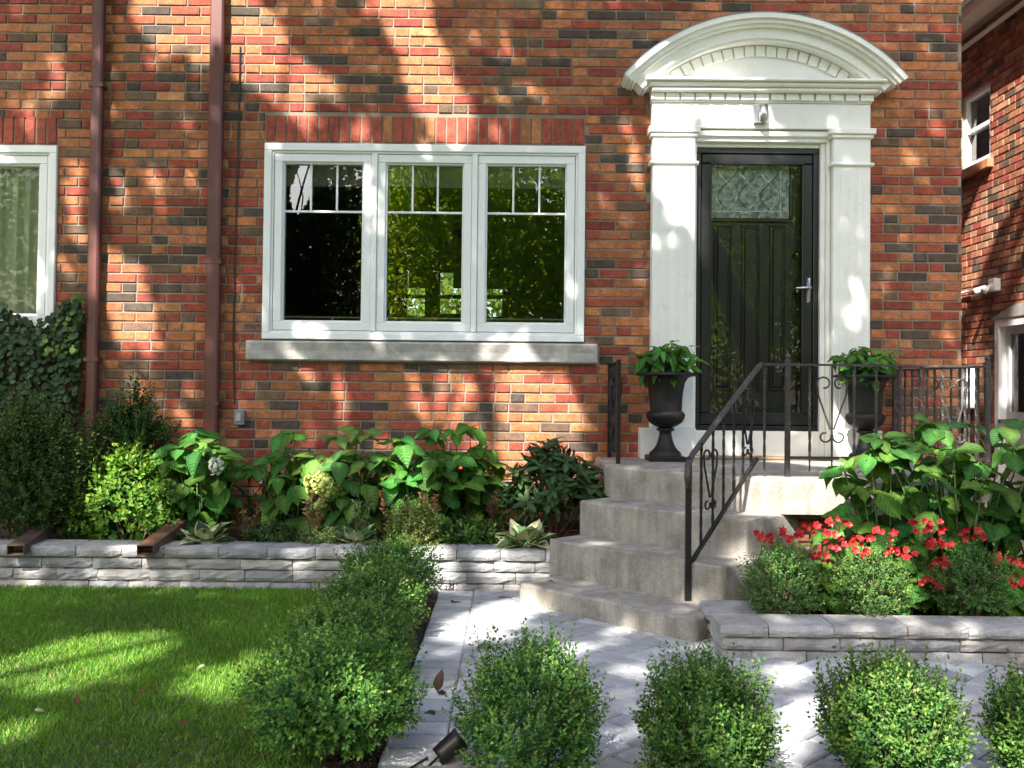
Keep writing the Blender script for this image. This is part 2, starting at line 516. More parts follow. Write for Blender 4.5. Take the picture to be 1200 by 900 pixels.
# where gaps in the crowns let sunlight through: (surface, x1, y1, x2, y2, radius)
GAPS = [
 ('w', 190, 15, 290, 30, .13), ('w', 200, 45, 235, 60, .07), ('w', 262, 30, 300, 78, .09), ('w', 320, 62, 345, 112, .085),
 ('w', 366, 85, 395, 120, .045), ('w', 425, 105, 440, 130, .04), ('w', 462, -10, 522, 130, .11), ('w', 500, -5, 510, 100, .04),
 ('w', 588, 40, 600, 62, .05), ('w', 600, 100, 640, 112, .035), ('w', 360, 135, 362, 165, .03), ('w', 420, 138, 430, 165, .05),
 ('w', 528, 135, 535, 165, .05), ('w', 580, 140, 582, 165, .03), ('w', 180, 205, 190, 250, .055), ('w', 88, 225, 92, 285, .05),
 ('w', 140, 335, 155, 375, .10), ('w', 135, 200, 142, 232, .04), ('w', 32, 140, 38, 165, .04), (.15, 15, 240, 40, 350, .12), ('w', 66, 60, 65, 110, .05),
 ('w', 535, 465, 540, 535, .083), ('w', 605, 435, 618, 550, .12), ('w', 655, 470, 665, 540, .083), ('w', 395, 440, 405, 505, .05),
 ('w', 485, 440, 492, 480, .05), ('w', 220, 490, 225, 500, .04), ('w', 150, 440, 160, 450, .04),
 (-.05, 590, 403, 605, 418, .06), (-.05, 330, 405, 350, 418, .05), ('w', 350, 388, 380, 392, .05), ('w', 430, 200, 432, 240, .03), 
 ('w', 740, 165, 748, 215, .045), 
 ('d', 780, 115, 797, 230, .085), ('d', 842, 118, 885, 136, .083), ('d', 1005, 335, 1003, 385, .045), 
 
 ('w', 1090, 138, 1103, 146, .04), ('w', 1060, 175, 1070, 190, .04), ('w', 1108, 390, 1115, 400, .04), 
 (-1.54, 890, 575, 985, 573, .085), (-2.0, 862, 612, 864, 650, .06), ('l', 920, 540, 985, 545, .083), ('d', 982, 480, 1000, 522, .06),
 (-1.45, 1112, 440, 1120, 500, .09), (-1.42, 955, 480, 1010, 520, .05),
 (-1.3, 690, 640, 715, 645, .04), (-2.0, 800, 695, 820, 700, .05),
 ('g', 545, 738, 600, 714, .12), ('g', 640, 775, 685, 758, .075), ('g', 715, 742, 735, 735, .06), ('g', 735, 786, 742, 784, .05),
 ('g', 912, 880, 952, 822, .075), ('g', 700, 885, 715, 865, .07), ('g', 922, 792, 928, 788, .08), ('g', 800, 762, 830, 756, .04), 
 ('g', -10, 790, 95, 755, .11), ('g', 70, 797, 170, 755, .085), ('g', 258, 795, 310, 780, .085), ('g', -10, 865, 30, 847, .08), ('g', 130, 700, 200, 690, .05),
 (-4.2, 1065, 840, 1095, 872, .10), (-4.2, 862, 884, 895, 890, .075), (-4.2, 1185, 850, 1195, 890, .08),
 (-3.2, 380, 735, 400, 790, .06), (-3.9, 425, 800, 445, 850, .06), (-3.9, 330, 800, 335, 810, .04), (-1.3, 478, 618, 490, 640, .10), (-2.0, 445, 690, 450, 710, .05),
 (-.7, 150, 545, 175, 610, .12), (-.7, 228, 515, 236, 560, .09), (-.72, 372, 560, 382, 578, .09), (-.65, 398, 535, 405, 550, .07), (-.7, 468, 545, 485, 585, .09),
 (-.7, 130, 600, 140, 630, .06), (-.75, 600, 540, 612, 575, .07), (-.9, 612, 620, 622, 640, .08), (-.9, 375, 640, 385, 642, .06), (-.75, 20, 470, 22, 490, .06),
 (-2.3, 1018, 650, 1032, 682, .13), (-2.3, 908, 660, 920, 682, .08), (-2.2, 955, 622, 1050, 640, .07), (-2.0, 1030, 530, 1130, 555, .09), (-2.0, 1160, 515, 1190, 540, .08), (-2.1, 1085, 620, 1100, 640, .06),
 (-2.2, 1000, 600, 1010, 605, .06), (-1.2, 26, 655, 32, 690, .05), (-1.2, 130, 640, 175, 642, .045), (-1.2, 330, 642, 350, 644, .04), (-1.2, 405, 650, 415, 680, .045), (-1.2, 560, 655, 640, 660, .05), (-1.2, 100, 665, 160, 680, .05),
 
 ('n', 1185, 140, 1140, 270, .36), ('n', 1198, 130, 1150, 200, .3), ('n', 1200, 330, 1190, 430, .08), ('n', 1140, 390, 1138, 480, .08),
]

# ================================================================== GROUND
def sheet(name, pts, z, mat, kind='structure'):
    o = MB().add([(x, y, z) for x, y in pts], [tuple(range(len(pts)))]).build(name, mat)
    return tag(o, kind=kind)
def rect(x0, x1, y0, y1):
    return [(x0, y0), (x1, y0), (x1, y1), (x0, y1)]
sheet('ground', rect(-120, 120, -120, 120), -.05, M['ground'])
YL = -1.17                                    # front face of the left retaining wall
YR = G(900, 771, 0).y                         # front face of the right retaining wall
XE = -.42                                     # left edge of the walkway
sheet('lawn', rect(-9, -.62, -7, YL + .1), -.018, M['turf'])
sheet('planting_strip', [(-.62, -7), (XE - .005, -7), (XE - .005, YL + .1), (-.62, YL + .1)], -.012, M['soil'])
sheet('front_planting_bed', rect(XE + .3, 4.2, -7, -4.02), -.010, M['soil'])
sheet('garden_bed', rect(-6.0, .75, YL + .05, 0), .165, M['soil'])
sheet('garden_bed', rect(1.0, 4.3, YR + .08, -1.38), .075, M['soil'])
sheet('side_passage', rect(2.75, 4.5, -1.4, 8), .02, M['concrete'])

# walkway of pavers: a soldier border on the left, herringbone beyond it
walk = sheet('walkway', rect(XE, 4.2, -7, -.9), -.030, M['sand'])
PCOL = [(.40, .41, .425), (.44, .45, .46), (.36, .37, .385), (.42, .42, .42), (.47, .48, .49), (.34, .35, .37)]
def paver_color():
    c = rnd.choice(PCOL); k = rnd.uniform(.68, .98)
    return tuple(x * k for x in c)
def clip(poly, xmin):
    out = []
    for i, p in enumerate(poly):
        q = poly[(i + 1) % len(poly)]
        if p[0] >= xmin: out.append(p)
        if (p[0] >= xmin) != (q[0] >= xmin):
            t = (xmin - p[0]) / (q[0] - p[0])
            out.append((xmin, p[1] + t * (q[1] - p[1])))
    return out
def shrink(poly, g):
    n = len(poly)
    cx = sum(p[0] for p in poly) / n; cy = sum(p[1] for p in poly) / n
    return [(x + (cx - x) * g / max(.02, math.hypot(cx - x, cy - y)), y + (cy - y) * g / max(.02, math.hypot(cx - x, cy - y))) for x, y in poly]
def area(p):
    return abs(sum(p[i][0] * p[(i + 1) % len(p)][1] - p[(i + 1) % len(p)][0] * p[i][1] for i in range(len(p)))) / 2
pa, pb = .122, .244
full = MB().prism([(-pb / 2 + .0045, -pa / 2 + .0045), (pb / 2 - .0045, -pa / 2 + .0045), (pb / 2 - .0045, pa / 2 - .0045), (-pb / 2 + .0045, pa / 2 - .0045)], -.05, 0, .008)
full = full.build('paver', M['paver']); full_me = full.data; bpy.data.objects.remove(full)
rest = MB()
def in_walk(x, y):
    if y < -4.1 or y > -.95: return False
    if x > 1.02 and y > YR - .02: return False
    if x + y > -.55 and x > .1: return False
    return x < 2.75
border = XE + .215
y = -4.3
while y < YL - .05:                                                   # border course
    h = .135
    M4 = Matrix.Translation((XE + .107 + rnd.uniform(-.003, .003), y + h / 2, rnd.uniform(-.0025, .0015))) @ Matrix.Rotation(rnd.uniform(-.012, .012), 4, 'Z') @ Matrix.Diagonal((.213 / pb, h / pa, 1, 1))
    put('paver', full_me, M4, walk, paver_color())
    y += h
npav = 0
a45 = math.radians(45)
for i in range(-60, 60):                                               # herringbone, laid at 45 degrees
    for j in range(-40, 40):
        # unit cell: horizontal paver at (i, i+4j), vertical one beside it
        for kind in (0, 1):
            if kind == 0: cx, cy, r = i * pa + pa, (i + 4 * j) * pa + pa / 2, 0
            else: cx, cy, r = i * pa - pa / 2 + pa, (i + 4 * j) * pa + 2 * pa, 1
            if kind == 1: cx, cy = (i + .5) * pa, (i + 4 * j + 2) * pa
            x = cx * math.cos(a45) - cy * math.sin(a45) + .6
            yy = cx * math.sin(a45) + cy * math.cos(a45) - 2.5
            if not in_walk(x, yy) or x < border - .12: continue
            ang = a45 + (math.pi / 2 if r else 0)
            z = rnd.uniform(-.003, .0015)
            R = Matrix.Rotation(ang + rnd.uniform(-.01, .01), 4, 'Z')
            if x < border + .135:
                q = [(-pb / 2 + .0045, -pa / 2 + .0045), (pb / 2 - .0045, -pa / 2 + .0045), (pb / 2 - .0045, pa / 2 - .0045), (-pb / 2 + .0045, pa / 2 - .0045)]
                q = [((R @ Vector((u, v, 0))).x + x, (R @ Vector((u, v, 0))).y + yy) for u, v in q]
                q = clip(q, border - .003)
                if len(q) < 3 or area(q) < .0015: continue
                MB().prism(q, -.05, z, .004).build('paver', M['paver'], walk, color=paver_color())
            else:
                Mx = Matrix.Translation((x, yy, z)) @ R
                if npav > 245:
                    rest.prism([(-pb / 2 + .0045, -pa / 2 + .0045), (pb / 2 - .0045, -pa / 2 + .0045), (pb / 2 - .0045, pa / 2 - .0045), (-pb / 2 + .0045, pa / 2 - .0045)], -.05, 0, .008, Mx, paver_color())
                    continue
                npav += 1
                put('paver', full_me, Mx, walk, paver_color())
if rest.v: tag(rest.build('paver_field', M['paver'], walk), kind='stuff')

# ================================================================== HOUSE
XR = W(1127.5, 300).x
def wx(px, Y=0.0, py=285): return W(px, py, Y).x
def wz(py, Y=0.0, px=600): return W(px, py, Y).z
house = empty('brick_house', (0, 0, 0), 'brick house with a white pedimented doorway and triple window, filling the picture', 'house')

CW = dict(x0=wx(309), x1=wx(685), z0=wz(399, 0, 497), z1=wz(170, 0, 497))
CS = dict(x0=wx(288, -.05, 412), x1=wx(700, -.05, 412), z0=wz(424, -.05, 497), z1=wz(401, -.05, 497))
CL = dict(x0=wx(311, 0, 152), x1=wx(685, 0, 152), z0=CW['z1'] + .012, z1=wz(136, 0, 497))
LW = dict(x0=wx(66, 0, 280) - 1.55, x1=wx(66, 0, 280), z0=wz(390, 0, 33), z1=wz(171, 0, 33))
LS = dict(x0=LW['x0'] - .1, x1=wx(75, -.05, 402), z0=wz(417, -.05, 33), z1=wz(391, -.05, 33))
LL = dict(x0=LW['x0'], x1=wx(67, 0, 150), z0=LW['z1'] + .012, z1=wz(136, 0, 33))
PX0, PX1 = wx(763, -.1, 300), wx(1021, -.1, 300)                      # outer edges of the pilasters
DX0, DX1 = wx(815, 0, 340), wx(960, 0, 340)                            # door opening
DZ1 = wz(173, 0, 886)
ZP = .71                                                              # porch floor
SUR = dict(x0=PX0 + .01, x1=PX1 - .01, z0=0, z1=wz(100, 0, 892))
DOR = dict(x0=DX0 - .02, x1=DX1 + .02, z0=ZP, z1=DZ1 + .02)
OPEN = [CW, LW, DOR]

def hit(r, x, z): return r['x0'] < x < r['x1'] and r['z0'] < z < r['z1']
xs = sorted({-6.2, XR - .004} | {r[k] for r in OPEN for k in ('x0', 'x1')})
zs = sorted({-.05, 4.42} | {r[k] for r in OPEN for k in ('z0', 'z1')})
mb = MB()
for i in range(len(xs) - 1):
    for j in range(len(zs) - 1):
        if any(hit(r, (xs[i] + xs[i + 1]) / 2, (zs[j] + zs[j + 1]) / 2) for r in OPEN): continue
        mb.box(xs[i], xs[i + 1], .008, .30, zs[j], zs[j + 1])
wall = mb.build('wall', M['mortar'], house)
MB().box(-6.2, XR, .002, .30, 4.425, 6.2).build('upper_wall', M['brickfar'], house)
MB().box(XR - .3, XR - .002, .301, 6.6, -.05, 6.2).build('side_wall', M['brickfar'], house)
MB().box(-6.2, -5.9, .301, 6.6, -.05, 6.2).build('side_wall', M['brickfar'], house)
rf = MB().add([(-6.6, -.28, 6.2), (XR + .1, -.28, 6.2), (XR + .1, 7.2, 6.2), (-6.6, 7.2, 6.2), (-6.6, 3.3, 8.6), (XR + .1, 3.3, 8.6)],
              [(0, 3, 2, 1), (0, 1, 5, 4), (2, 3, 4, 5), (1, 2, 5), (3, 0, 4)]).build('roof', M['roof'], house)

# ---- bricks
BC = [((.43, .155, .064), 30), ((.36, .128, .056), 19), ((.315, .070, .038), 22), ((.25, .055, .034), 11), ((.080, .060, .046), 12), ((.15, .090, .055), 12), ((.44, .19, .085), 6)]
BCc = [c for c, k in BC for _ in range(k)]
def brick_color():
    c = rnd.choice(BCc); k = rnd.uniform(.82, 1.15)
    return tuple(x * k * rnd.uniform(.95, 1.05) for x in c)
PITCH_Z, PITCH_X, JT = .0689, .2135, .0118
def courses(x0, x1, z0, z1, holes, header=.13, phase=0.0):
    """(x0, x1, z0, z1, whole) of each brick"""
    out = []
    n = int((z1 - z0) / PITCH_Z)
    for i in range(n):
        za, zb = z0 + i * PITCH_Z, z0 + (i + 1) * PITCH_Z
        zm = (za + zb) / 2
        x = x0 - PITCH_X + (PITCH_X / 2 if i % 2 else 0) + phase + rnd.uniform(-.012, .012)
        while x < x1:
            cells = [(x, x + PITCH_X)] if rnd.random() > header else [(x, x + PITCH_X / 2), (x + PITCH_X / 2, x + PITCH_X)]
            for a, b in cells:
                segs = [(max(a, x0), min(b, x1))]
                for h in holes:
                    if h['z0'] - .012 < zm < h['z1'] + .012:
                        ns = []
                        for s, e in segs:
                            if h['x1'] <= s or h['x0'] >= e: ns.append((s, e)); continue
                            if h['x0'] > s: ns.append((s, h['x0']))
                            if h['x1'] < e: ns.append((h['x1'], e))
                        segs = ns
                for s, e in segs:
                    if e - s > .03:
                        out.append((s + JT / 2, e - JT / 2, za + JT / 2, zb - JT / 2, e - s > PITCH_X - .002))
            x += PITCH_X
    return out
bw, bh = PITCH_X - JT, PITCH_Z - JT
t_ = MB().cbox(-bw / 2, bw / 2, 0, .05, -bh / 2, bh / 2, .0035).build('brick', M['brick']); brick_me = t_.data; bpy.data.objects.remove(t_)
zphase = -.014
BR = courses(-6.1, XR + .005, zphase, 4.40, [CW, CS, CL, LW, LS, LL, SUR], .16)
def seen(b):
    x, z = (b[0] + b[1]) / 2, (b[2] + b[3]) / 2
    if not b[4] or x < -2.05 or x > 3.15 or z < 1.0 or z > 3.9: return 99
    if .6 < x < 2.9 and z > 2.9: return 99
    if x > .7: return 1.5
    return abs(x + .6) * .6 + abs(z - 2.4) * .55
order = sorted(range(len(BR)), key=lambda i: seen(BR[i]))
single = set(order[:300])
rest = MB()
for i, b in enumerate(BR):
    cx, cz = (b[0] + b[1]) / 2, (b[2] + b[3]) / 2
    dy = rnd.uniform(-.0025, .003)
    R = Matrix.Rotation(rnd.uniform(-.010, .010), 4, 'Y') @ Matrix.Rotation(rnd.uniform(-.008, .008), 4, 'Z')
    Mx = Matrix.Translation((cx, dy, cz)) @ R
    if i in single:
        put('brick', brick_me, Mx, wall, brick_color())
    else:
        w2, h2 = (b[1] - b[0]) / 2, (b[3] - b[2]) / 2
        rest.cbox(-w2, w2, 0, .05, -h2, h2, .0035, Mx, brick_color())
tag(rest.build('brickwork', M['brick'], wall), kind='stuff')
def soldiers(r, x_from):
    p = .0745
    n = int((r['x1'] - r['x0']) / p)
    p = (r['x1'] - r['x0']) / n
    me = None
    for i in range(n):
        x = r['x0'] + (i + .5) * p
        if x < x_from: continue
        h = (r['z1'] - r['z0'] - JT)
        if me is None:
            o = MB().cbox(-p / 2 + JT / 2, p / 2 - JT / 2, 0, .05, -h / 2, h / 2, .004).build('t', M['brick']); me = o.data; me.name = 'soldier_brick'; bpy.data.objects.remove(o)
        k = rnd.uniform(.8, 1.15)
        c = (.34 * k, .075 * k, .045 * k) if rnd.random() > .08 else (.40 * k, .16 * k, .07 * k)
        put('soldier_brick', me, Matrix.Translation((x, rnd.uniform(-.003, .002), (r['z0'] + r['z1']) / 2)) @ Matrix.Rotation(rnd.uniform(-.012, .012), 4, 'Y'), wall, c)
soldiers(CL, -9)
soldiers(LL, -4.4)

# ---- stone sills
def sill(r, y0):
    mb = MB()
    n = 26
    for i in range(n):
        xa = r['x0'] + (r['x1'] - r['x0']) * i / n; xb = r['x0'] + (r['x1'] - r['x0']) * (i + 1) / n
        pass
    vs, fs = [], []
    for i in range(n + 1):
        x = r['x0'] + (r['x1'] - r['x0']) * i / n
        j = [rnd.uniform(-.004, .004) for _ in range(4)]
        vs += [(x, .06, r['z1'] + .006), (x, y0 + .008, r['z1']), (x, y0 + j[0], r['z1'] - .012), (x, y0 + .004 + j[1], (r['z0'] + r['z1']) / 2 + j[2]),
               (x, y0 + j[3], r['z0'] + .010), (x, y0 + .010, r['z0']), (x, .06, r['z0'])]
    for i in range(n):
        for k in range(6):
            a = i * 7 + k
            fs.append((a, a + 7, a + 8, a + 1))
    fs += [tuple(range(7)), tuple(range(n * 7, n * 7 + 7))[::-1]]
    mb.add(vs, fs)
    return mb.build('window_sill', M['limestone'], house)
sill(CS, -.055)
sill(LS, -.055)

# ---- windows
def frame_ring(mb, x0, x1, z0, z1, w, y0, y1, wb=None, c=.004):
    wb = w if wb is None else wb
    mb.cbox(x0, x1, y0, y1, z1 - w, z1, c)
    mb.cbox(x0, x1, y0, y1, z0, z0 + wb, c)
    mb.cbox(x0, x0 + w, y0, y1, z0 + wb + .0005, z1 - w - .0005, c)
    mb.cbox(x1 - w, x1, y0, y1, z0 + wb + .0005, z1 - w - .0005, c)
def casement(name, r, lights, muntins=True, glass='glass'):
    win = empty(name, (0, 0, 0)); win.parent = house
    mb = MB()
    frame_ring(mb, r['x0'], r['x1'], r['z0'], r['z1'], .052, -.022, .14, .045)
    frame_ring(mb, r['x0'] + .052, r['x1'] - .052, r['z0'] + .045, r['z1'] - .052, .016, -.008, .14, .016)
    mb.build('frame', M['white'], win)
    xi0, xi1 = r['x0'] + .070, r['x1'] - .070
    zi0, zi1 = r['z0'] + .063, r['z1'] - .070
    wl = (xi1 - xi0) / lights
    for i in range(1, lights):
        MB().cbox(xi0 + i * wl - .020, xi0 + i * wl + .020, -.016, .14, zi0 - .001, zi1 + .001).build('mullion', M['white'], win)
    for i in range(lights):
        a = xi0 + i * wl + (.022 if i else .002); b = xi0 + (i + 1) * wl - (.022 if i < lights - 1 else .002)
        mb = MB(); frame_ring(mb, a, b, zi0 + .002, zi1 - .002, .056, -.003, .09, .060)
        frame_ring(mb, a + .056, b - .056, zi0 + .062, zi1 - .058, .012, .016, .09, .012, .003)
        mb.build('sash', M['white'], win)
        ga, gb, gz0, gz1 = a + .066, b - .066, zi0 + .072, zi1 - .068
        MB().add([(ga - .004, .050, gz0 - .004), (gb + .004, .050, gz0 - .004), (gb + .004, .0505, gz1 + .004), (ga - .004, .0505, gz1 + .004)], [(0, 1, 2, 3)]).build('pane', M[glass], win)
        if muntins:
            zt = gz1 - (gz1 - gz0) * .303
            MB().cbox(ga - .002, gb + .002, .036, .049, zt - .008, zt + .008, .003).build('muntin', M['white'], win)
            for k in (1, 2):
                x = ga + (gb - ga) * k / 3
                MB().cbox(x - .007, x + .007, .0365, .0485, zt + .0085, gz1 + .002, .003).build('muntin', M['white'], win)
            # insect-screen rail along the foot of the sash
            MB().cbox(ga, gb, .058, .072, gz0 + .022, gz0 + .034, .003).build('screen_rail', M['white'], win)
    return win
win = casement('window', CW, 3); tag(win, 'white triple casement window with small panes across the top')
win2 = casement('window', LW, 1, False, 'clearglass'); tag(win2, 'white window with sheer curtain at the left edge')
# the raised blind in the head of the room behind the triple window
MB().box(CW['x0'] + .10, CW['x1'] - .10, .10, .125, CW['z1'] - .285, CW['z1'] - .10).build('roller_blind', M['blind'], house)

# ---- rooms behind the windows
room = empty('room', (0, 0, 0)); room.parent = house
RX0, RX1, RY0, RY1, RZ0, RZ1 = -2.9, .62, .31, 6.4, .72, 3.35
BW = dict(x0=W(474, 345, RY1).x, x1=W(592, 345, RY1).x, z0=W(530, 374, RY1).z, z1=W(530, 316, RY1).z)
MB().box(RX0, RX1, RY0, RY1, RZ0 - .1, RZ0).build('floor', M['plaster'], room)
MB().box(RX0, RX1, RY0, RY1, RZ1, RZ1 + .1).build('ceiling', M['plaster'], room)
mb = MB(); mb.box(RX0 - .1, RX0 - .001, RY0, RY1, RZ0 - .1, RZ1 + .1); mb.box(RX1 + .001, RX1 + .1, RY0, RY1, RZ0 - .1, RZ1 + .1); mb.build('side_partition', M['plaster'], room)
mb = MB()
mb.box(-5.9, BW['x0'], RY1 + .001, RY1 + .2, -.05, 6.2); mb.box(BW['x1'], XR - .3, RY1 + .001, RY1 + .2, -.05, 6.2)
mb.box(BW['x0'], BW['x1'], RY1 + .001, RY1 + .2, -.05, BW['z0']); mb.box(BW['x0'], BW['x1'], RY1 + .001, RY1 + .2, BW['z1'], 6.2)
mb.build('back_wall', M['plaster'], room)
mb = MB()
frame_ring(mb, BW['x0'], BW['x1'], BW['z0'], BW['z1'], .04, RY1 - .02, RY1 + .1)
for k in (1, 2):
    x = BW['x0'] + (BW['x1'] - BW['x0']) * (.32 if k == 1 else .60)
    mb.box(x - .16 if k == 1 else x, x + .05 if k == 1 else x + .13, RY1 - .01, RY1 + .06, BW['z0'] + .04, BW['z1'] - .04)
mb.box(BW['x0'], BW['x1'], RY1 - .008, RY1 + .055, BW['z0'] + .28, BW['z0'] + .33)
mb.build('back_window_frame', M['doorwood'], room)
for k in range(3):
    xa = BW['x0'] + .06 + (BW['x1'] - BW['x0']) * (.0, .44, .74)[k]
    MB().box(xa, xa + .32, RY1 - .045, RY1 - .03, BW['z1'] - .26, BW['z1'] + .02).build('roman_shade', M['blind'], room)
# a low sofa back in the room
MB().bbox(W(515, 372, 5).x, W(570, 372, 5).x, 4.6, 5.2, RZ0, W(540, 370, 5).z, .05).build('sofa', M['terracotta'], room)
mb = MB(); mb.box(-6, RX0 - .12, 2.2, 2.3, RZ0 - .1, RZ1 + .1); mb.box(-6, RX0 - .12, .31, 2.2, RZ0 - .1, RZ0); mb.box(-6, RX0 - .12, .31, 2.2, RZ1, RZ1 + .1)
mb.build('left_room', M['plaster'], house)
# sheer curtain: pleated sheet with thickness
sheer, t, b = nodes('sheer')
b.inputs['Base Color'].default_value = (.88, .92, .74, 1); b.inputs['Roughness'].default_value = .9  # greenish cloth colour stands in for the glow of trees mirrored in the pane
tr = N_(t, 'ShaderNodeBsdfTranslucent'); tr.inputs['Color'].default_value = (.85, .9, .72, 1)
mx = N_(t, 'ShaderNodeMixShader'); mx.inputs[0].default_value = .35
t.links.new(b.outputs[0], mx.inputs[1]); t.links.new(tr.outputs[0], mx.inputs[2]); t.links.new(mx.outputs[0], t.nodes['Material Output'].inputs['Surface'])
vs, fs = [], []
n = 240
for i in range(n + 1):
    x = LW['x0'] + .02 + (LW['x1'] - LW['x0'] - .04) * i / n
    yv = .165 + .040 * math.sin(x * 52 + 1.7 * math.sin(x * 9)) + .008 * math.sin(x * 150)
    vs += [(x, yv, LW['z0'] - .05), (x, yv * .7 + .04, LW['z1'] + .03), (x, yv + .004, LW['z0'] - .05), (x, yv * .7 + .044, LW['z1'] + .03)]
for i in range(n):
    a = i * 4
    fs += [(a, a + 4, a + 5, a + 1), (a + 2, a + 3, a + 7, a + 6)]
cur = MB().add(vs, fs).build('curtain', sheer, smooth=True)
tag(cur, 'sheer pale curtain hanging inside the window at the left edge', 'curtain')

# ---- door surround
sur = empty('door_surround', (0, 0, 0)); sur.parent = house; tag(sur, 'white painted door surround with pilasters and arched pediment')
YP = -.10
def pil(pa_, pb_, out):
    a, b = wx(pa_, YP, 330), wx(pb_, YP, 330)
    zc1, zc2 = wz(152, YP, 892), wz(190, YP, 892)
    zb = wz(503, YP, 892)
    mb = MB()
    mb.cbox(a, b, YP, .02, zb, zc1, .006)
    for k in range(3):                      # shallow fluted panel strips
        u = a + (b - a) * (.18 + .23 * k)
        mb.cbox(u, u + (b - a) * .17, YP - .004, YP - .0005, zb + .05, zc2 - .05, .003)
    mb.build('pilaster', M['cream'], sur)
    mb = MB()
    mb.cbox(a - .030, b + .030, YP - .032, .015, zc1 - .030, zc1 + .012, .006)
    mb.cbox(a - .016, b + .016, YP - .018, .015, zc1 - .056, zc1 - .0305, .006)
    mb.cbox(a - .022, b + .022, YP - .020, .015, zc2 - .022, zc2, .008)
    mb.build('capital', M['cream'], sur)
    MB().cbox(a - .075 if out < 0 else a - .012, b + .012 if out < 0 else b + .075, YP - .035, .02, ZP - .02, zb - .001, .006).build('plinth', M['cream'], sur)
    return a, b
pl = pil(764, 814, -1)
pr = pil(976, 1020, 1)
zf0, zf1 = wz(152, YP, 892) + .0125, wz(120, YP, 892)
# architrave over the door and jambs
mb = MB()
jx0, jx1 = pl[1] + .003, pr[0] - .003
zh = DZ1
mb.cbox(jx0, jx1, -.045, .02, zh + .03, zf0 - .001, .005)
mb.cbox(jx0, jx1, -.07, .02, zf0 - .055, zf0 - .012, .008)
mb.cbox(jx0, DX0 - .001, -.03, .16, ZP, zh + .029, .004)
mb.cbox(DX1 + .035, jx1, -.05, .16, ZP, zh + .029, .004)
mb.cbox(DX1 + .001, DX1 + .0345, -.02, .16, ZP, zh + .029, .004)
mb.cbox(DX0, DX1, .0, .16, zh + .001, zh + .029, .003)
mb.build('jamb', M['cream'], sur)
MB().cbox(pl[0] - .004, pr[1] + .004, -.085, .02, zf0, zf1 - .001, .004).build('frieze', M['cream'], sur)
MB().cbox(DX0, DX1, -.02, .12, ZP + .0, wz(505, 0, 886), .004).build('kick_board', M['cream'], sur)
MB().cbox(DX0 - .05, DX1 + .05, -.16, -.025, ZP + .001, ZP + .022, .006).build('threshold', M['brass'] if False else pmat('brown_threshold', (.20, .13, .06), .6, .2), sur)
# dentil course and cornice
zd1 = wz(107, -.16, 892)
mb = MB(); mb.cbox(pl[0] - .01, pr[1] + .01, -.095, .02, zf1, zd1, .003); mb.build('dentil_band', M['cream'], sur)
nd = 15
for i in range(nd):
    x = pl[0] + .03 + (pr[1] - pl[0] - .06) * i / (nd - 1)
    MB().cbox(x - .046, x + .046, -.118, -.096, zf1 + .012, zd1 - .001, .004).build('dentil', M['cream'], sur)
zc = wz(91, -.2, 892)
cx0, cx1 = wx(757, -.2, 98), wx(1040, -.2, 98)
mb = MB()
mb.cbox(cx0 + .05, cx1 - .05, -.160, .02, zd1 + .0005, zd1 + .030, .008)
mb.cbox(cx0 + .025, cx1 - .025, -.185, .02, zd1 + .0305, zd1 + .062, .012)
mb.cbox(cx0, cx1, -.21, .02, zd1 + .0625, zc, .006)
mb.build('cornice', M['cream'], sur)
# segmental arch
ya = -.26
ac = W(898, 14, ya)
al, ar_ = W(732, 86, ya), W(1065, 90, ya)
hw = (ar_.x - al.x) / 2
acx = (ar_.x + al.x) / 2
rise = ac.z - (al.z + ar_.z) / 2
AR = (hw * hw + rise * rise) / (2 * rise)
acz = ac.z - AR
ae = math.asin(hw / AR)
def arc(mb, r0, r1, y0, y1, a, n=56, zmin=None):
    vs, fs = [], []
    for i in range(n + 1):
        t = -a + 2 * a * i / n
        s, c = math.sin(t), math.cos(t)
        vs += [(acx + r0 * s, y0, acz + r0 * c), (acx + r1 * s, y0, acz + r1 * c), (acx + r1 * s, y1, acz + r1 * c), (acx + r0 * s, y1, acz + r0 * c)]
    for i in range(n):
        for k in range(4):
            fs.append((i * 4 + k, i * 4 + 4 + k, i * 4 + 4 + (k + 1) % 4, i * 4 + (k + 1) % 4))
    fs += [(3, 2, 1, 0), (n * 4, n * 4 + 1, n * 4 + 2, n * 4 + 3)]
    mb.add(vs, fs)
mb = MB()
arc(mb, AR - .035, AR, ya, .02, ae)
arc(mb, AR - .062, AR - .0352, ya + .025, .02, ae * .995)
arc(mb, AR - .082, AR - .0622, ya + .05, .02, ae * .985)
arc(mb, AR - .150, AR - .0822, ya + .085, .02, ae * .965)
arc(mb, AR - .170, AR - .1502, ya + .105, .02, ae * .955)
mb.build('arch', M['cream'], sur)
mb = MB(); arc(mb, AR + .0005, AR + .006, ya - .004, .02, ae); mb.build('flashing', M['grey'], sur)
ri = AR - .1702
ai = math.acos(min(1, (zc - acz) / ri))
vs = [(acx, -.07, zc - .0)]
mb = MB()
n = 40
vs = [(acx + ri * math.sin(-ai + 2 * ai * i / n), -.065, acz + ri * math.cos(-ai + 2 * ai * i / n)) for i in range(n + 1)]
mb.add(vs + [(x, .01, z) for x, y, z in vs], [tuple(range(n + 1))[::-1], tuple(range(n + 1, 2 * n + 2))] + [(i, i + 1, n + 2 + i, n + 1 + i) for i in range(n)])
mb.build('tympanum', M['cream'], sur)
na = 17
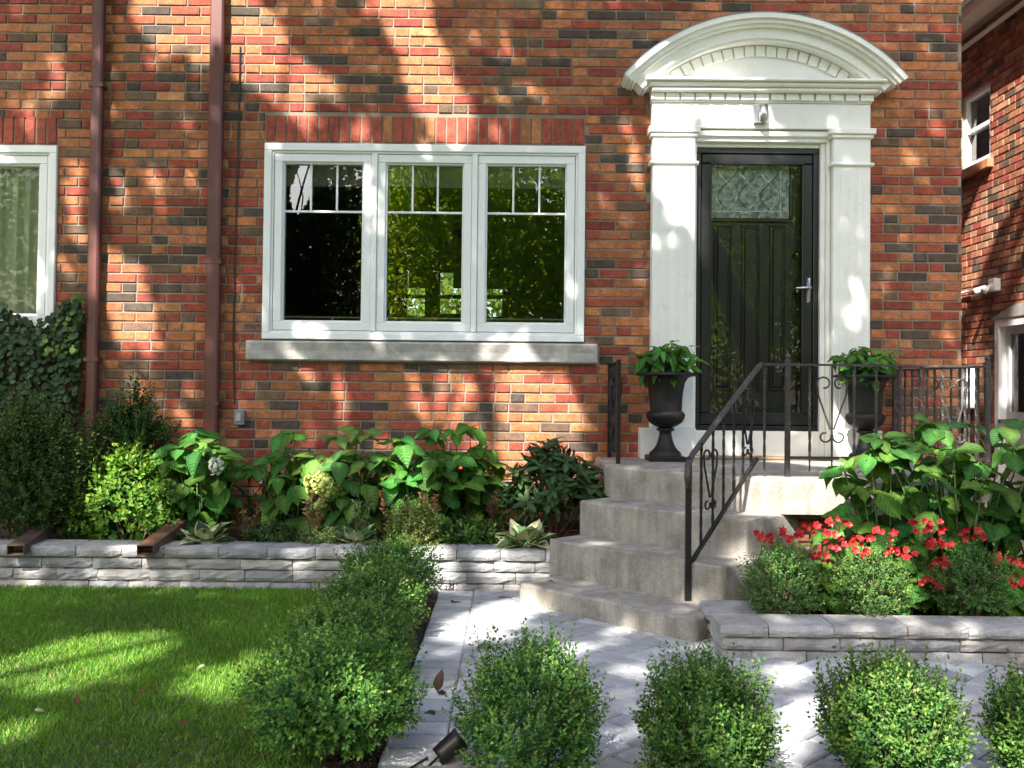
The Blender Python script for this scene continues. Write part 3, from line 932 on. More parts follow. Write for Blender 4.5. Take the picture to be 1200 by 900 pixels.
for i in range(na):
    t = -ai * .80 + 2 * ai * .80 * i / (na - 1)
    Mx = Matrix.Translation((acx + (ri - .042) * math.sin(t), 0, acz + (ri - .042) * math.cos(t))) @ Matrix.Rotation(t, 4, 'Y')
    MB().cbox(-ai * .8 * ri / (na - 1) + .006, ai * .8 * ri / (na - 1) - .006, -.085, -.066, -.038, .038, .004, Mx).build('dentil', M['cream'], sur)

# ---- storm door and the door behind it
sd = empty('storm_door', (0, 0, 0)); sd.parent = house; tag(sd, 'black full-glass storm door with a chrome lever')
zs0, zs1 = wz(504, .02, 886) , DZ1 - .002
mb = MB()
frame_ring(mb, DX0 + .002, DX1 - .002, zs0, zs1, .036, .012, .10, .03, .004)
mb.build('frame', M['black'], sd)
mb = MB()
frame_ring(mb, DX0 + .040, DX1 - .040, zs0 + .033, zs1 - .038, .070, .022, .055, .085, .008)
frame_ring(mb, DX0 + .102, DX1 - .102, zs0 + .110, zs1 - .100, .014, .018, .052, .014, .003)
mb.build('stile', M['black'], sd)
g0, g1, gz0, gz1 = DX0 + .108, DX1 - .108, zs0 + .116, zs1 - .106
MB().add([(g0, .040, gz0), (g1, .040, gz0), (g1, .0405, gz1), (g0, .0405, gz1)], [(0, 1, 2, 3)]).build('pane', M['stormglass'], sd)
hx, hz = wx(948, 0, 340), wz(340, 0, 948)
mb = MB()
mb.bbox(hx - .012, hx + .012, .004, .0215, hz - .09, hz + .09, .004)
mb.tube([(hx, .01, hz + .015), (hx, -.045, hz + .015)], .010, 10)
mb.tube([(hx + .005, -.045, hz + .015), (hx - .05, -.048, hz + .013), (hx - .105, -.042, hz + .010)], .009, 8, .007)
mb.build('handle', M['chrome'], sd, True)
fd = empty('front_door', (0, 0, 0)); fd.parent = house; tag(fd, 'black panelled front door with a leaded glass light, behind the storm door')
YD = .13
mb = MB(); mb.box(DX0 + .037, DX1 - .037, YD, YD + .05, ZP, zs1 - .02); mb.build('slab', M['doorwood'], fd)
for pa_, pb_ in ((836, 857), (868, 890), (901, 920)):
    a, b = W(pa_, 365, YD).x, W(pb_, 365, YD).x
    zt, zb = W(880, 264, YD).z, W(880, 458, YD).z
    mb = MB(); frame_ring(mb, a, b, zb, zt, .012, YD - .012, YD - .001, None, .004); mb.cbox(a + .022, b - .022, YD - .010, YD - .001, zb + .022, zt - .022, .009); mb.build('panel', M['doorwood'], fd)
la, lb, lz0, lz1 = W(829, 225, YD).x, W(924, 225, YD).x, W(880, 256, YD).z, W(880, 192, YD).z
mb = MB(); frame_ring(mb, la - .03, lb + .03, lz0 - .03, lz1 + .03, .03, YD - .022, YD - .001, None, .008); mb.build('light_frame', M['doorwood'], fd)
lead, t, b = nodes('leaded_glass')
v = N_(t, 'ShaderNodeTexVoronoi'); v.inputs['Scale'].default_value = 34
g = N_(t, 'ShaderNodeNewGeometry'); t.links.new(g.outputs['Position'], v.inputs['Vector'])
b.inputs['Roughness'].default_value = .12
b.inputs['Specular IOR Level'].default_value = 1.0
c = mixc(t, v.outputs['Color'], (.25, .31, .34), (.80, .86, .88))
t.links.new(c, b.inputs['Base Color'])
bump(t, b, v.outputs['Distance'], 1.0, .02)
MB().box(la, lb, YD - .010, YD - .001, lz0, lz1).build('leaded_pane', lead, fd)
mb = MB()
w_, h_ = lb - la, lz1 - lz0
yq = YD - .0125
for u in (.10, .90): mb.tube([(la + w_ * u, yq, lz0 + .01), (la + w_ * u, yq, lz1 - .01)], .004, 5)
for u in (.12, .88): mb.tube([(la + .01, yq, lz0 + h_ * u), (lb - .01, yq, lz0 + h_ * u)], .004, 5)
for k in range(3):
    c0 = la + w_ * (.24 + .26 * k)
    for s in (-1, 1):
        mb.tube([(c0 + s * w_ * .115 * math.sin(q * .45), yq, lz0 + h_ * (.15 + .07 * q)) for q in range(11)], .003, 5)
mb.build('came', M['chrome'], fd)
mb = MB(); mb.tube([W(933, 299, YD), W(933, 299, YD) + Vector((0, -.03, 0))], .030, 16); mb.tube([W(933, 299, YD) + Vector((0, -.03, 0)), W(933, 299, YD) + Vector((0, -.04, 0))], .018, 12)
mb.tube([W(933, 342, YD), W(933, 342, YD) + Vector((0, -.045, 0))], .024, 16); mb.build('lock', M['brass'], fd, True)

# ---- little lamp over the door
lm = empty('wall_lamp', W(893, 135, -.085), 'small silver half-round lamp on the white frieze above the door', 'lamp')
c0 = W(890, 135, -.087)
MB().bbox(c0.x - .045, c0.x + .03, -.115, -.0855, c0.z - .065, c0.z + .07, .004).build('back_plate', M['grey'], lm)
mb = MB(); mb.tube([(c0.x + .02, -.115, c0.z - .06), (c0.x + .02, -.115, c0.z + .065)], .034, 18); mb.build('shade', M['chrome'], lm, True)

# ================================================================== STOOP
stoop = empty('front_steps', (1.2, -.9, 0), 'old concrete front steps and landing leading up to the black door', 'steps')
LX0, LX1, LY = .60, 2.78, -1.54
CH = -.085                                                   # chamfer line x + y = CH * sqrt 2
q2 = math.sqrt(2)
def nm(t, m):                                                # t down the flight, m across it
    s = CH - t
    return ((s + m) / q2, (s - m) / q2)
def edge_pts(pts, r, n=5):                                   # round the corners of an outline
    out = []
    for i, p in enumerate(pts):
        a = Vector(pts[i - 1]); b = Vector(p); c = Vector(pts[(i + 1) % len(pts)])
        rr = r[i] if isinstance(r, (list, tuple)) else r
        if rr <= 0: out.append(tuple(b)); continue
        u = (a - b).normalized() * rr; v = (c - b).normalized() * rr
        for k in range(n + 1):
            t = k / n
            out.append(tuple((b + u) * (1 - t) ** 2 + b * 2 * t * (1 - t) + (b + v) * t * t))
    return out
def slab(pts, z0, z1, name, ch=.014, mat='concrete', seg=.09):
    """slab with subdivided, slightly worn edges"""
    P = []
    for i, p in enumerate(pts):
        q = pts[(i + 1) % len(pts)]
        d = math.hypot(q[0] - p[0], q[1] - p[1])
        k = max(1, int(d / seg))
        for j in range(k): P.append((p[0] + (q[0] - p[0]) * j / k, p[1] + (q[1] - p[1]) * j / k))
    n = len(P)
    ctr = Vector((sum(p[0] for p in P) / n, sum(p[1] for p in P) / n))
    vs, fs = [], []
    for zz, ins, jit in ((z0, 0, 0), (z1 - ch * 1.2, 0, .002), (z1 - ch * .3, .4 * ch, .004), (z1, 1.2 * ch, .003)):
        for i, p in enumerate(P):
            a, b = Vector(P[i - 1]), Vector(P[(i + 1) % n])
            t = (b - a).normalized(); nn = Vector((-t.y, t.x))
            if nn.dot(ctr - Vector(p)) < 0: nn = -nn
            x = Vector(p) + nn * (ins + rnd.uniform(-jit, jit))
            vs.append((x.x, x.y, zz + (rnd.uniform(-.0015, .0015) if jit else 0)))
    for l in range(3):
        for i in range(n):
            j = (i + 1) % n
            fs.append((l * n + i, l * n + j, (l + 1) * n + j, (l + 1) * n + i))
    fs += [tuple(range(3 * n, 4 * n)), tuple(range(n))[::-1]]
    return MB().add(vs, fs).build(name, M[mat], stoop)
A = (LX0, CH * q2 - LX0); B = (CH * q2 - LY, LY)
land = edge_pts([(LX0, -.002), A, B, (LX1, LY), (LX1, -.002)], [0, .10, .06, .05, 0])
slab(land, .51, ZP, 'landing', .016)
bb = MB().box(1.27, LX1 - .12, LY + .13, -.01, -.03, .508)
bb = bb.build('core', M['mortar'], stoop)
for b in courses(1.30, LX1 - .12, .06, .50, [], .12):       # brick face under the landing's front edge
    Mx = Matrix.Translation(((b[0] + b[1]) / 2, LY + .118 + rnd.uniform(-.002, .002), (b[2] + b[3]) / 2))
    w2, h2 = (b[1] - b[0]) / 2, (b[3] - b[2]) / 2
    MB().cbox(-w2, w2, 0, .03, -h2, h2, .0035, Mx).build('brick', M['brick'], bb, color=(.24 * rnd.uniform(.8, 1.1), .07, .04))
for tk, z0, z1, ma, mb_ in ((.31, .30, .51, .98, 2.16), (.62, .10, .31, 1.015, 2.22), (.95, -.03, .11, 1.095, 2.28)):
    pts = edge_pts([nm(-.30, ma), nm(tk, ma), nm(tk, mb_), nm(-.30, mb_)], [0, .035, .03, 0], 3)
    slab(pts, z0 - .02, z1, 'step', .010)

# ================================================================== RAILINGS
def scroll(mb, c, ex, ez, w, h, r=.0055, y=None):
    """pair of heart scrolls about centre c; ex, ez the plane"""
    for s in (-1, 1):
        pts = []
        for k in range(12):                                     # upper curl
            t = math.pi * (-.2 + 1.75 * k / 11)
            rr = w * .30 * (1 - .45 * k / 11)
            pts.append((s * (w * .30 + rr * math.cos(math.pi - t) * -1), h * .36 + rr * math.sin(t)))
        pts = pts[::-1] + [(s * w * .52, h * .20), (s * w * .30, -h * .02), (s * w * .06, -h * .26)]
        mb.tube([c + ex * a + ez * b for a, b in pts], r, 5)
        pts = []
        for k in range(11):                                     # lower curl
            t = math.pi * (-.1 + 1.7 * k / 10)
            rr = w * .24 * (1 - .4 * k / 10)
            pts.append((s * (w * .26 - rr * math.cos(t)), -h * .36 - rr * math.sin(t)))
        mb.tube([c + ex * a + ez * b for a, b in pts], r, 5)
def bar(p, q, r=.0085, twist=True, n=4):
    m = MB()
    k = 26 if twist else 1
    p, q = Vector(p), Vector(q)
    m.tube([p + (q - p) * i / k for i in range(k + 1)], r, n, twist=.42 if twist else 0)
    return m
Z3 = Vector((0, 0, 1))
fr = empty('iron_railing', (1.79, -1.42, ZP), 'black wrought iron railing with scrolls along the landing front and right side', 'railing')
YF = -1.42
rz = W(1020, 427, YF).z
def P_(px, py=470): return W(px, py, YF).x
xl, xr_ = P_(893), P_(1158)
bz = ZP + .115
MB().box(xl, xr_, YF - .016, YF + .016, rz - .012, rz).build('top_rail', M['iron'], fr)
MB().box(P_(923), xr_, YF - .012, YF + .011, bz - .016, bz).build('bottom_rail', M['iron'], fr)
for px, e in ((923, .03), (1157, .03)):
    x = P_(px)
    m = MB(); m.bbox(x - .014, x + .014, YF - .014, YF + .014, ZP - .01, rz + e - .01, .002); m.lathe([(.0, .045), (.012, .035), (.016, .022), (.011, .008), (.014, 0)], (x, YF, rz + e - .012), 10)
    m.build('post', M['iron'], fr)
for px in (896, 949, 975 + 26, 1027, 1055, 1080, 1105, 1131, 1144):
    z0 = ZP + .0 if px == 896 else bz
    bar((P_(px), YF, z0), (P_(px), YF, rz - .01)).build('baluster', M['iron'], fr)
for px in (974, 1118):
    pass
m = MB(); scroll(m, Vector((P_(975), YF, (bz + rz) / 2)), Vector((1, 0, 0)), Z3, .15, .42); bar_ = m.build('scroll', M['iron'], fr)
bar((P_(975), YF, bz), (P_(975), YF, rz - .01), .007, False).build('baluster', M['iron'], fr)
m = MB(); scroll(m, Vector((P_(1118), YF, (bz + rz) / 2)), Vector((1, 0, 0)), Z3, .13, .42); m.build('scroll', M['iron'], fr)
for px in (949, 975): MB().tube([(P_(px), YF, bz - .012), (P_(px), YF, ZP + .03)], .005, 5).build('foot', M['iron'], fr)
# return along the right side of the landing
xs_ = xr_
MB().box(xs_ - .016, xs_ + .016, YF + .017, -.02, rz - .012, rz).build('top_rail', M['iron'], fr)
MB().box(xs_ - .011, xs_ + .011, YF + .017, -.02, bz - .012, bz).build('bottom_rail', M['iron'], fr)
for k in range(11):
    yk = YF + .12 * (k + 1)
    if yk > -.05: break
    bar((xs_, yk, bz), (xs_, yk, rz - .01)).build('baluster', M['iron'], fr)
MB().bbox(xs_ - .0125, xs_ + .0125, -.045, -.02, ZP - .01, rz + .015, .002).build('post', M['iron'], fr)
m = MB(); scroll(m, Vector((xs_ + .001, YF + .66, (bz + rz) / 2)), Vector((0, 1, 0)), Z3, .13, .42); m.build('scroll', M['iron'], fr)

# stair handrail
sr = empty('stair_handrail', G(806, 704, .11), 'sloping black wrought iron handrail beside the concrete steps', 'railing')
pb_ = G(806, 704, .11)
pt_ = W(806, 541, pb_.y)
up_ = Vector((xl, YF, rz - .006))
foot_u = W(887, 537, YF)
foot_l = W(810, 659, pb_.y)
m = MB(); m.bbox(pb_.x - .015, pb_.x + .015, pb_.y - .015, pb_.y + .015, .08, pt_.z, .003); m.lathe([(0, .03), (.016, .022), (.018, .008), (.012, 0)], (pb_.x, pb_.y, pt_.z), 10); m.build('post', M['iron2'], sr)
hr = [pt_ + Vector((0, -.03, -.14)), pt_ + Vector((-.01, -.045, -.08)), pt_ + Vector((-.005, -.03, -.015)), pt_ + Vector((.03, .03, .035)), pt_.lerp(up_, .5) + Vector((0, 0, .012)), up_ + Vector((-.03, -.03, -.02)), up_]
MB().tube(hr, .017, 8, flat=.7).build('hand_rail', M['iron'], sr, True)
MB().tube([foot_l, foot_u], .013, 4).build('bottom_rail', M['iron2'], sr)
for k, px in enumerate((819, 833, 846, 859, 871, 882)):
    t = (px - 808) / (890 - 808)
    lo, hi = foot_l.lerp(foot_u, t), (pt_ + Vector((0, 0, .03))).lerp(up_, t)
    hi.x, hi.y = lo.x, lo.y
    bar(lo, hi, .0085, True).build('baluster', M['iron2'], sr)
dr = (foot_u - foot_l); dr.z = 0; dr.normalize()
for t in (.28, .82):
    c = (foot_l.lerp(foot_u, t) + (pt_ + Vector((0, 0, .03))).lerp(up_, t)) / 2
    m = MB(); scroll(m, c, dr, Z3, .12, .36, .006); m.build('scroll', M['iron2'], sr)

# railing on the left side of the landing, seen end on
lr = empty('iron_railing', (LX0 + .07, -.35, ZP), 'short ornate iron railing seen end on, left of the landing by the brick wall', 'railing')
xq = W(721, 480, -.42).x
rzl = W(721, 424, -.42).z
for yk in (-.04, -.62): 
    MB().bbox(xq - .014, xq + .014, yk - .014, yk + .014, ZP - .01, rzl + (.01 if yk < -.3 else 0), .002).build('post', M['iron2'], lr)
MB().box(xq - .016, xq + .016, -.604, -.056, rzl - .012, rzl).build('top_rail', M['iron2'], lr)
MB().box(xq - .011, xq + .011, -.604, -.056, ZP + .05, ZP + .062).build('bottom_rail', M['iron2'], lr)
for k in range(4): bar((xq, -.16 - .115 * k, ZP + .062), (xq, -.16 - .115 * k, rzl - .012)).build('baluster', M['iron2'], lr)
m = MB(); scroll(m, Vector((xq + .012, -.33, (ZP + rzl) / 2 + .02)), Vector((.45, .89, 0)).normalized(), Z3, .17, .44, .009); m.build('scroll', M['iron2'], lr)

# ================================================================== URNS
def urn(px, label, y=-.30):
    x = W(px, 480, y).x
    r = empty('urn', (x, y, ZP), label, 'urn', 'cast iron urns flanking the door')
    c = (x, y, ZP)
    MB().bbox(x - .125, x + .125, y - .125, y + .125, ZP, ZP + .035, .006).build('foot', M['iron2'], r)
    MB().lathe([(.11, .036), (.108, .055), (.085, .075), (.066, .10), (.052, .135), (.043, .175), (.042, .20), (.060, .206), (.062, .216), (.048, .225)], c, 24).build('stem', M['iron2'], r, True)
    MB().lathe([(.045, .225), (.075, .238), (.108, .262), (.124, .292), (.128, .315), (.120, .332), (.108, .342)], c, 48, (.232, .318, .035)).build('bowl', M['iron2'], r, True)
    MB().lathe([(.108, .342), (.110, .36), (.112, .42), (.118, .48), (.130, .535), (.150, .565), (.185, .578), (.214, .582), (.216, .592), (.200, .600), (.175, .598), (.150, .580), (.135, .56), (.0, .555)], c, 36).build('rim', M['iron2'], r, True)
    return x, y, ZP + .57
U1 = urn(780, 'black cast iron urn left of the door')
U2 = urn(1014, 'black cast iron urn right of the door, behind the railing')

# ================================================================== DOWNSPOUTS
def downspout(px_top, wpx, label, mouth, elbow, rusty):
    x = W(px_top, 250, -.06).x
    wd = wpx / 166
    d = empty('downspout', (x, -.05, 0), label, 'downspout')
    zb = .48
    m = MB()
    m.bbox(x - wd / 2, x + wd / 2, -.085, -.012, zb, 6.0, .012)
    m.build('pipe', M['bronze'], d)
    for z in (1.05 if rusty else 1.35, 2.05 if rusty else 3.3, 4.2):
        m = MB(); m.box(x - wd / 2 - .012, x + wd / 2 + .012, -.089, -.003, z, z + .028); m.build('strap', M['bronze'], d)
    # lower extension lying forward over the retaining wall
    mo = W(*mouth, YL - .10)
    el = Vector((x, -.10, zb))
    ew, eh = .098, .060
    dirv = (mo - Vector((x, -.12, .36)))
    L = dirv.length
    dv = dirv.normalized()
    sx = dv.cross(Z3).normalized(); uz = sx.cross(dv)
    R = Matrix((( sx.x, dv.x, uz.x, 0), (sx.y, dv.y, uz.y, 0), (sx.z, dv.z, uz.z, 0), (0, 0, 0, 1)))
    Mx = Matrix.Translation(Vector((x, -.12, .36))) @ R
    t = .004
    m = MB()
    m.box(-ew / 2, ew / 2, 0, L, eh / 2 - t, eh / 2, Mx); m.box(-ew / 2, ew / 2, 0, L, -eh / 2, -eh / 2 + t, Mx)
    m.box(-ew / 2, -ew / 2 + t, 0, L, -eh / 2 + t, eh / 2 - t, Mx); m.box(ew / 2 - t, ew / 2, 0, L, -eh / 2 + t, eh / 2 - t, Mx)
    ex = m.build('extension', pmat('worn_downspout', (.075, .045, .035), .45, .3, 12, .2, 40, dirt=(.17, .06, .035) if rusty else (.07, .055, .05), dscale=14, damt=(.45, .6), dmax=.8), d)
    MB().tube([Vector((x, -.048, zb + .06)), Vector((x, -.055, zb)), Vector((x, -.085, .41)), Vector((x, -.14, .36))], .052, 4).build('elbow', M['bronze'], d)
downspout(111, 13, 'reddish brown downspout beside the left window, its end over the low wall', (18, 645), 0, False)
downspout(251, 16, 'reddish brown downspout nearest the triple window, its rusty end over the low wall', (170, 645), 0, True)

# cable and outlet on the wall
cx_ = W(276, 280, -.008).x
m = MB(); m.tube([(cx_ + .012, -.006, 3.62), (cx_ + .008, -.007, 3.0), (cx_, -.006, 2.2), (cx_ - .004, -.007, 1.5), (cx_ + .012, -.006, 1.06)], .006, 6)
cb = m.build('cable', M['blackplastic']); tag(cb, 'thin black cable running down the brick between downspout and window', 'cable')
p = W(281, 489, -.02)
ob = empty('outlet_box', (p.x, 0, p.z), 'small grey outdoor outlet box on the brick below the cable', 'outlet')
MB().bbox(p.x - .036, p.x + .036, -.05, -.003, p.z - .055, p.z + .055, .006).build('cover', M['grey'], ob)
MB().bbox(p.x - .020, p.x + .020, -.060, -.0505, p.z - .03, p.z + .03, .004).build('flap', M['limestone'], ob)
# vent, tap and hose low on the wall
p = W(323, 560, -.02)
vt = empty('wall_vent', (p.x, 0, p.z), 'round dark wall vent low on the brick behind the hydrangeas', 'vent')
m = MB(); m.tube([(p.x, -.001, p.z), (p.x, -.05, p.z)], .075, 24); m.build('collar', M['terracotta'], vt, True)
m = MB(); m.tube([(p.x, -.0505, p.z), (p.x, -.056, p.z)], .060, 24); m.build('grille', M['bronze_in'], vt)
p = W(307, 561, -.03)
tp = empty('garden_tap', (p.x, 0, p.z), 'small white garden tap on the brick beside the round vent', 'tap')
m = MB(); m.tube([(p.x, -.002, p.z), (p.x, -.07, p.z), (p.x, -.085, p.z - .03)], .014, 8); m.build('spout', M['chrome'], tp)
m = MB(); m.tube([(p.x, -.05, p.z + .03), (p.x, -.054, p.z + .03)], .026, 12); m.build('knob', M['white'], tp)
hp = [W(300, 580, -.45), W(318, 592, -.5), W(335, 602, -.55), W(352, 610, -.55), W(365, 628, -.5), W(420, 632, -.5), W(455, 640, -.45), W(545, 622, -.45), W(565, 622, -.4)]
m = MB()
sp = []
for i in range(len(hp) - 1):
    for k in range(5): sp.append(hp[i].lerp(hp[i + 1], k / 5))
m.tube(sp, .011, 8)
hs = m.build('garden_hose', M['teal'], smooth=True); tag(hs, 'green garden hose trailing through the plants below the window', 'hose')

# ================================================================== RETAINING WALLS
def stone_block(x0, x1, y0, y1, z0, z1, parent, rough=.008, col=None, Mx=None, r=.010, nx=6, nz=3):
    """rock-faced block, front towards -Y"""
    vs, fs = [], []
    rows = [(y1, z0, 0), ]
    prof = [(y1, z0), (y0 + r, z0)]
    for k in range(nz + 1):
        z = z0 + r * .5 + (z1 - z0 - r) * k / nz
        prof.append((y0 - (.006 if 0 < k < nz else 0), z))
    prof += [(y0 + r, z1), (y1, z1)]
    m = len(prof)
    for i in range(nx + 1):
        x = x0 + (x1 - x0) * i / nx
        for k, (y, z) in enumerate(prof):
            jx = 0; jy = 0; jz = 0
            if 1 < k < m - 2:
                jy = rnd.uniform(-rough, rough); jz = rnd.uniform(-.003, .003)
                if i in (0, nx): jy += r
            elif k in (1, m - 2):
                jy = rnd.uniform(-.003, .004); jz = rnd.uniform(-.002, .001)
            vs.append(Vector((x, y + jy, z + jz)))
    for i in range(nx):
        for k in range(m - 1):
            a = i * m + k
            fs.append((a, a + m, a + m + 1, a + 1))
        fs.append((i * m, i * m + m - 1, (i + 1) * m + m - 1, (i + 1) * m))
    fs += [tuple(range(m)), tuple(range(nx * m, nx * m + m))[::-1]]
    if Mx: vs = [Mx @ v for v in vs]
    return MB().add(vs, fs).build('stone', M['wallstone'], parent, color=col)
SCOL = [(.40, .39, .37), (.36, .355, .35), (.43, .41, .39), (.39, .365, .35), (.45, .44, .43), (.33, .33, .335)]
def stone_color():
    c = rnd.choice(SCOL); k = rnd.uniform(.70, .98)
    return tuple(x * k for x in c)
rw = empty('retaining_wall', (-1.7, YL, 0), 'low grey stone retaining wall between the lawn and the garden bed', 'wall')
def run(parent, x0, x1, z0, z1, yf, yb, L, phase, cap=False, Mx=None, gap=.004):
    x = x0 - phase
    while x < x1 - .01:
        l = L * rnd.uniform(.82, 1.15)
        a, b = max(x, x0), min(x + l, x1)
        if b - a > .05:
            stone_block(a + gap / 2, b - gap / 2, yf + rnd.uniform(-.004, .004), yb, z0 + .002, z1 - .002, parent, .003 if cap else .005, stone_color(), Mx, .016 if cap else .010)
        x += l
zt = .235
xe = .40
run(rw, -4.6, xe, -.05, .030, YL + .006, YL + .2, .27, .1)
run(rw, -4.6, xe, .030, .100, YL + .004, YL + .2, .27, .0)
run(rw, -4.6, xe, .100, .165, YL + .003, YL + .2, .29, .15)
run(rw, -4.6, xe, .165, zt, YL - .012, YL + .24, .30, .07, True)
MB().box(-4.6, xe, YL + .03, YL + .19, -.05, .16).build('core', M['bronze_in'], rw)

rr = empty('retaining_wall', (1.8, YR, 0), 'low grey stone retaining wall in front of the red flowers', 'wall')
XC = G(845, 768, 0).x
z1_ = .135
run(rr, XC, 4.3, -.05, .030, YR + .006, YR + .22, .29, .12)
run(rr, XC, 4.3, .030, .090, YR + .004, YR + .22, .29, .0)
run(rr, XC - .012, 4.3, .090, z1_ + .012, YR - .012, YR + .23, .31, .1, True)
MB().box(XC + .03, 4.3, YR + .03, YR + .2, -.05, .085).build('core', M['bronze_in'], rr)
# return towards the steps: same blocks turned to face left
Lr = .52
Mx = Matrix.Translation((XC, YR, 0)) @ Matrix.Rotation(math.radians(-90), 4, 'Z')
def runside(z0, z1, yf, cap):
    run(rr, -Lr, -.235 if cap else -.225, z0, z1, yf, .20 if not cap else .22, .27, .05, cap, Mx)
runside(-.05, .030, .006, False); runside(.030, .090, .004, False); runside(.090, z1_ + .012, -.012, True)
for z0, z1, o_ in ((-.05, .030, .006), (.030, .090, .004), (.090, z1_ + .012, -.012)):
    m = MB()

# ================================================================== NEIGHBOUR'S HOUSE
XN = 4.5
nb = empty('neighbour_house', (XN, 3, 0), 'neighbouring brick house seen down the side passage at the right edge', 'house')
def nW(px, py):                                              # spot on the neighbour's side wall
    d = ray(px, py)
    return CAMP + d * ((XN - CAMP.x) / d.x)
ztop = nW(1160, 22).z
NWn = dict(x0=nW(1160, 130).y, x1=nW(1160, 130).y + .62, z0=nW(1160, 186).z, z1=nW(1160, 92).z)
NDr = dict(x0=1.05, x1=nW(1168, 420).y, z0=.05, z1=nW(1170, 374).z)
xs = sorted({-.6, 7.0} | {r[k] for r in (NWn, NDr) for k in ('x0', 'x1')})
zs = sorted({-.05, ztop} | {r[k] for r in (NWn, NDr) for k in ('z0', 'z1')})
m = MB()
for i in range(len(xs) - 1):
    for j in range(len(zs) - 1):
        if any(hit(r, (xs[i] + xs[i + 1]) / 2, (zs[j] + zs[j + 1]) / 2) for r in (NWn, NDr)): continue
        m.box(XN + .008, XN + .30, xs[i], xs[i + 1], zs[j], zs[j + 1])
nwall = m.build('wall', M['mortar'], nb)
m = MB(); m.box(XN + .01, 12, -.9, -.601, -.05, ztop); m.box(XN + .31, 12, 6.7, 7.0, -.05, ztop); m.build('front_wall', M['brickfar'], nb)
NB = courses(-.6, 7.0, .02, ztop, [NWn, NDr], .14, .05)
Rn = Matrix(((0, 1, 0, XN), (-1, 0, 0, 0), (0, 0, 1, 0), (0, 0, 0, 1)))   # local -Y faces world -X
def nkey(b):
    y = (b[0] + b[1]) / 2
    return abs(y - 2.15) + (0 if b[4] else 9) + abs((b[2] + b[3]) / 2 - 2.7) * .15
o_ = sorted(range(len(NB)), key=lambda i: nkey(NB[i])); ns = set(o_[:300])
rest = MB()
NC = [(.40, .17, .085), (.36, .105, .06), (.30, .075, .05), (.42, .20, .11), (.13, .085, .06), (.33, .12, .07), (.45, .24, .15)]
for i, b in enumerate(NB):
    yc, zc_ = (b[0] + b[1]) / 2, (b[2] + b[3]) / 2
    Mx = Matrix.Translation((XN + rnd.uniform(-.003, .003), yc, zc_)) @ Matrix.Rotation(math.radians(-90), 4, 'Z')
    k = rnd.uniform(.8, 1.15); c = tuple(x * k for x in rnd.choice(NC))
    if i in ns: put('brick', brick_me, Mx, nwall, c)
    else:
        w2, h2 = (b[1] - b[0]) / 2, (b[3] - b[2]) / 2
        rest.cbox(-w2, w2, 0, .05, -h2, h2, .0035, Mx, c)
tag(rest.build('brickwork', M['brick'], nwall), kind='stuff')
# eave with white soffit and gutter
m = MB(); m.box(XN - .24, XN + .3, -.9, 7.2, ztop + .001, ztop + .03); m.build('soffit', M['cream'], nb)
m = MB(); m.box(XN - .26, XN - .241, -.9, 7.2, ztop - .01, ztop + .17); m.build('fascia', M['cream'], nb)
m = MB(); m.tube([(XN - .30, -.9, ztop + .12), (XN - .30, 7.2, ztop + .12)], .04, 8); m.build('gutter', M['white'], nb)
MB().add([(XN - .3, -.95, ztop + .18), (XN - .3, 7.2, ztop + .18), (8.5, 7.2, ztop + 2.6), (8.5, -.95, ztop + 2.6), (12.4, -.95, ztop + .18), (12.4, 7.2, ztop + .18)],
         [(0, 3, 2, 1), (3, 4, 5, 2), (0, 4, 3), (1, 2, 5)]).build('roof', M['roof'], nb)
MB().tube([(XN - .05, -.5, ztop - .13), (XN - .05, 6.8, ztop - .13)], .025, 8).build('conduit', M['white'], nb)
# side window
wn = empty('window', (0, 0, 0)); wn.parent = nb
def nframe(r, wd, x0, x1, mat, name, par):
    m = MB()
    m.box(x0, x1, r['x0'], r['x1'], r['z1'] - wd, r['z1']); m.box(x0, x1, r['x0'], r['x1'], r['z0'], r['z0'] + wd)
    m.box(x0, x1, r['x0'], r['x0'] + wd, r['z0'] + wd, r['z1'] - wd); m.box(x0, x1, r['x1'] - wd, r['x1'], r['z0'] + wd, r['z1'] - wd)
    return m.build(name, mat, par)

nframe(NWn, .065, XN + .03, XN + .14, M['white'], 'frame', wn)
zm = (NWn['z0'] + NWn['z1']) / 2
for nm_, m, mt in (('meeting_rail', MB().box(XN + .04, XN + .12, NWn['x0'] + .066, NWn['x1'] - .066, zm - .02, zm + .02), M['white']),
                   ('pane', MB().add([(XN + .08, NWn['x0'] + .06, NWn['z0'] + .06), (XN + .08, NWn['x1'] - .06, NWn['z0'] + .06), (XN + .08, NWn['x1'] - .06, NWn['z1'] - .06), (XN + .08, NWn['x0'] + .06, NWn['z1'] - .06)], [(3, 2, 1, 0)]), M['glass']),
                   ('blind', MB().box(XN + .2, XN + .22, NWn['x0'], NWn['x1'], NWn['z0'], NWn['z1']), M['grey'])):
    m.build(nm_, mt, wn)
MB().bbox(XN - .05, XN + .1, NWn['x0'] - .06, NWn['x1'] + .06, NWn['z0'] - .09, NWn['z0'] - .002, .006).build('window_sill', M['terracotta'], nb)
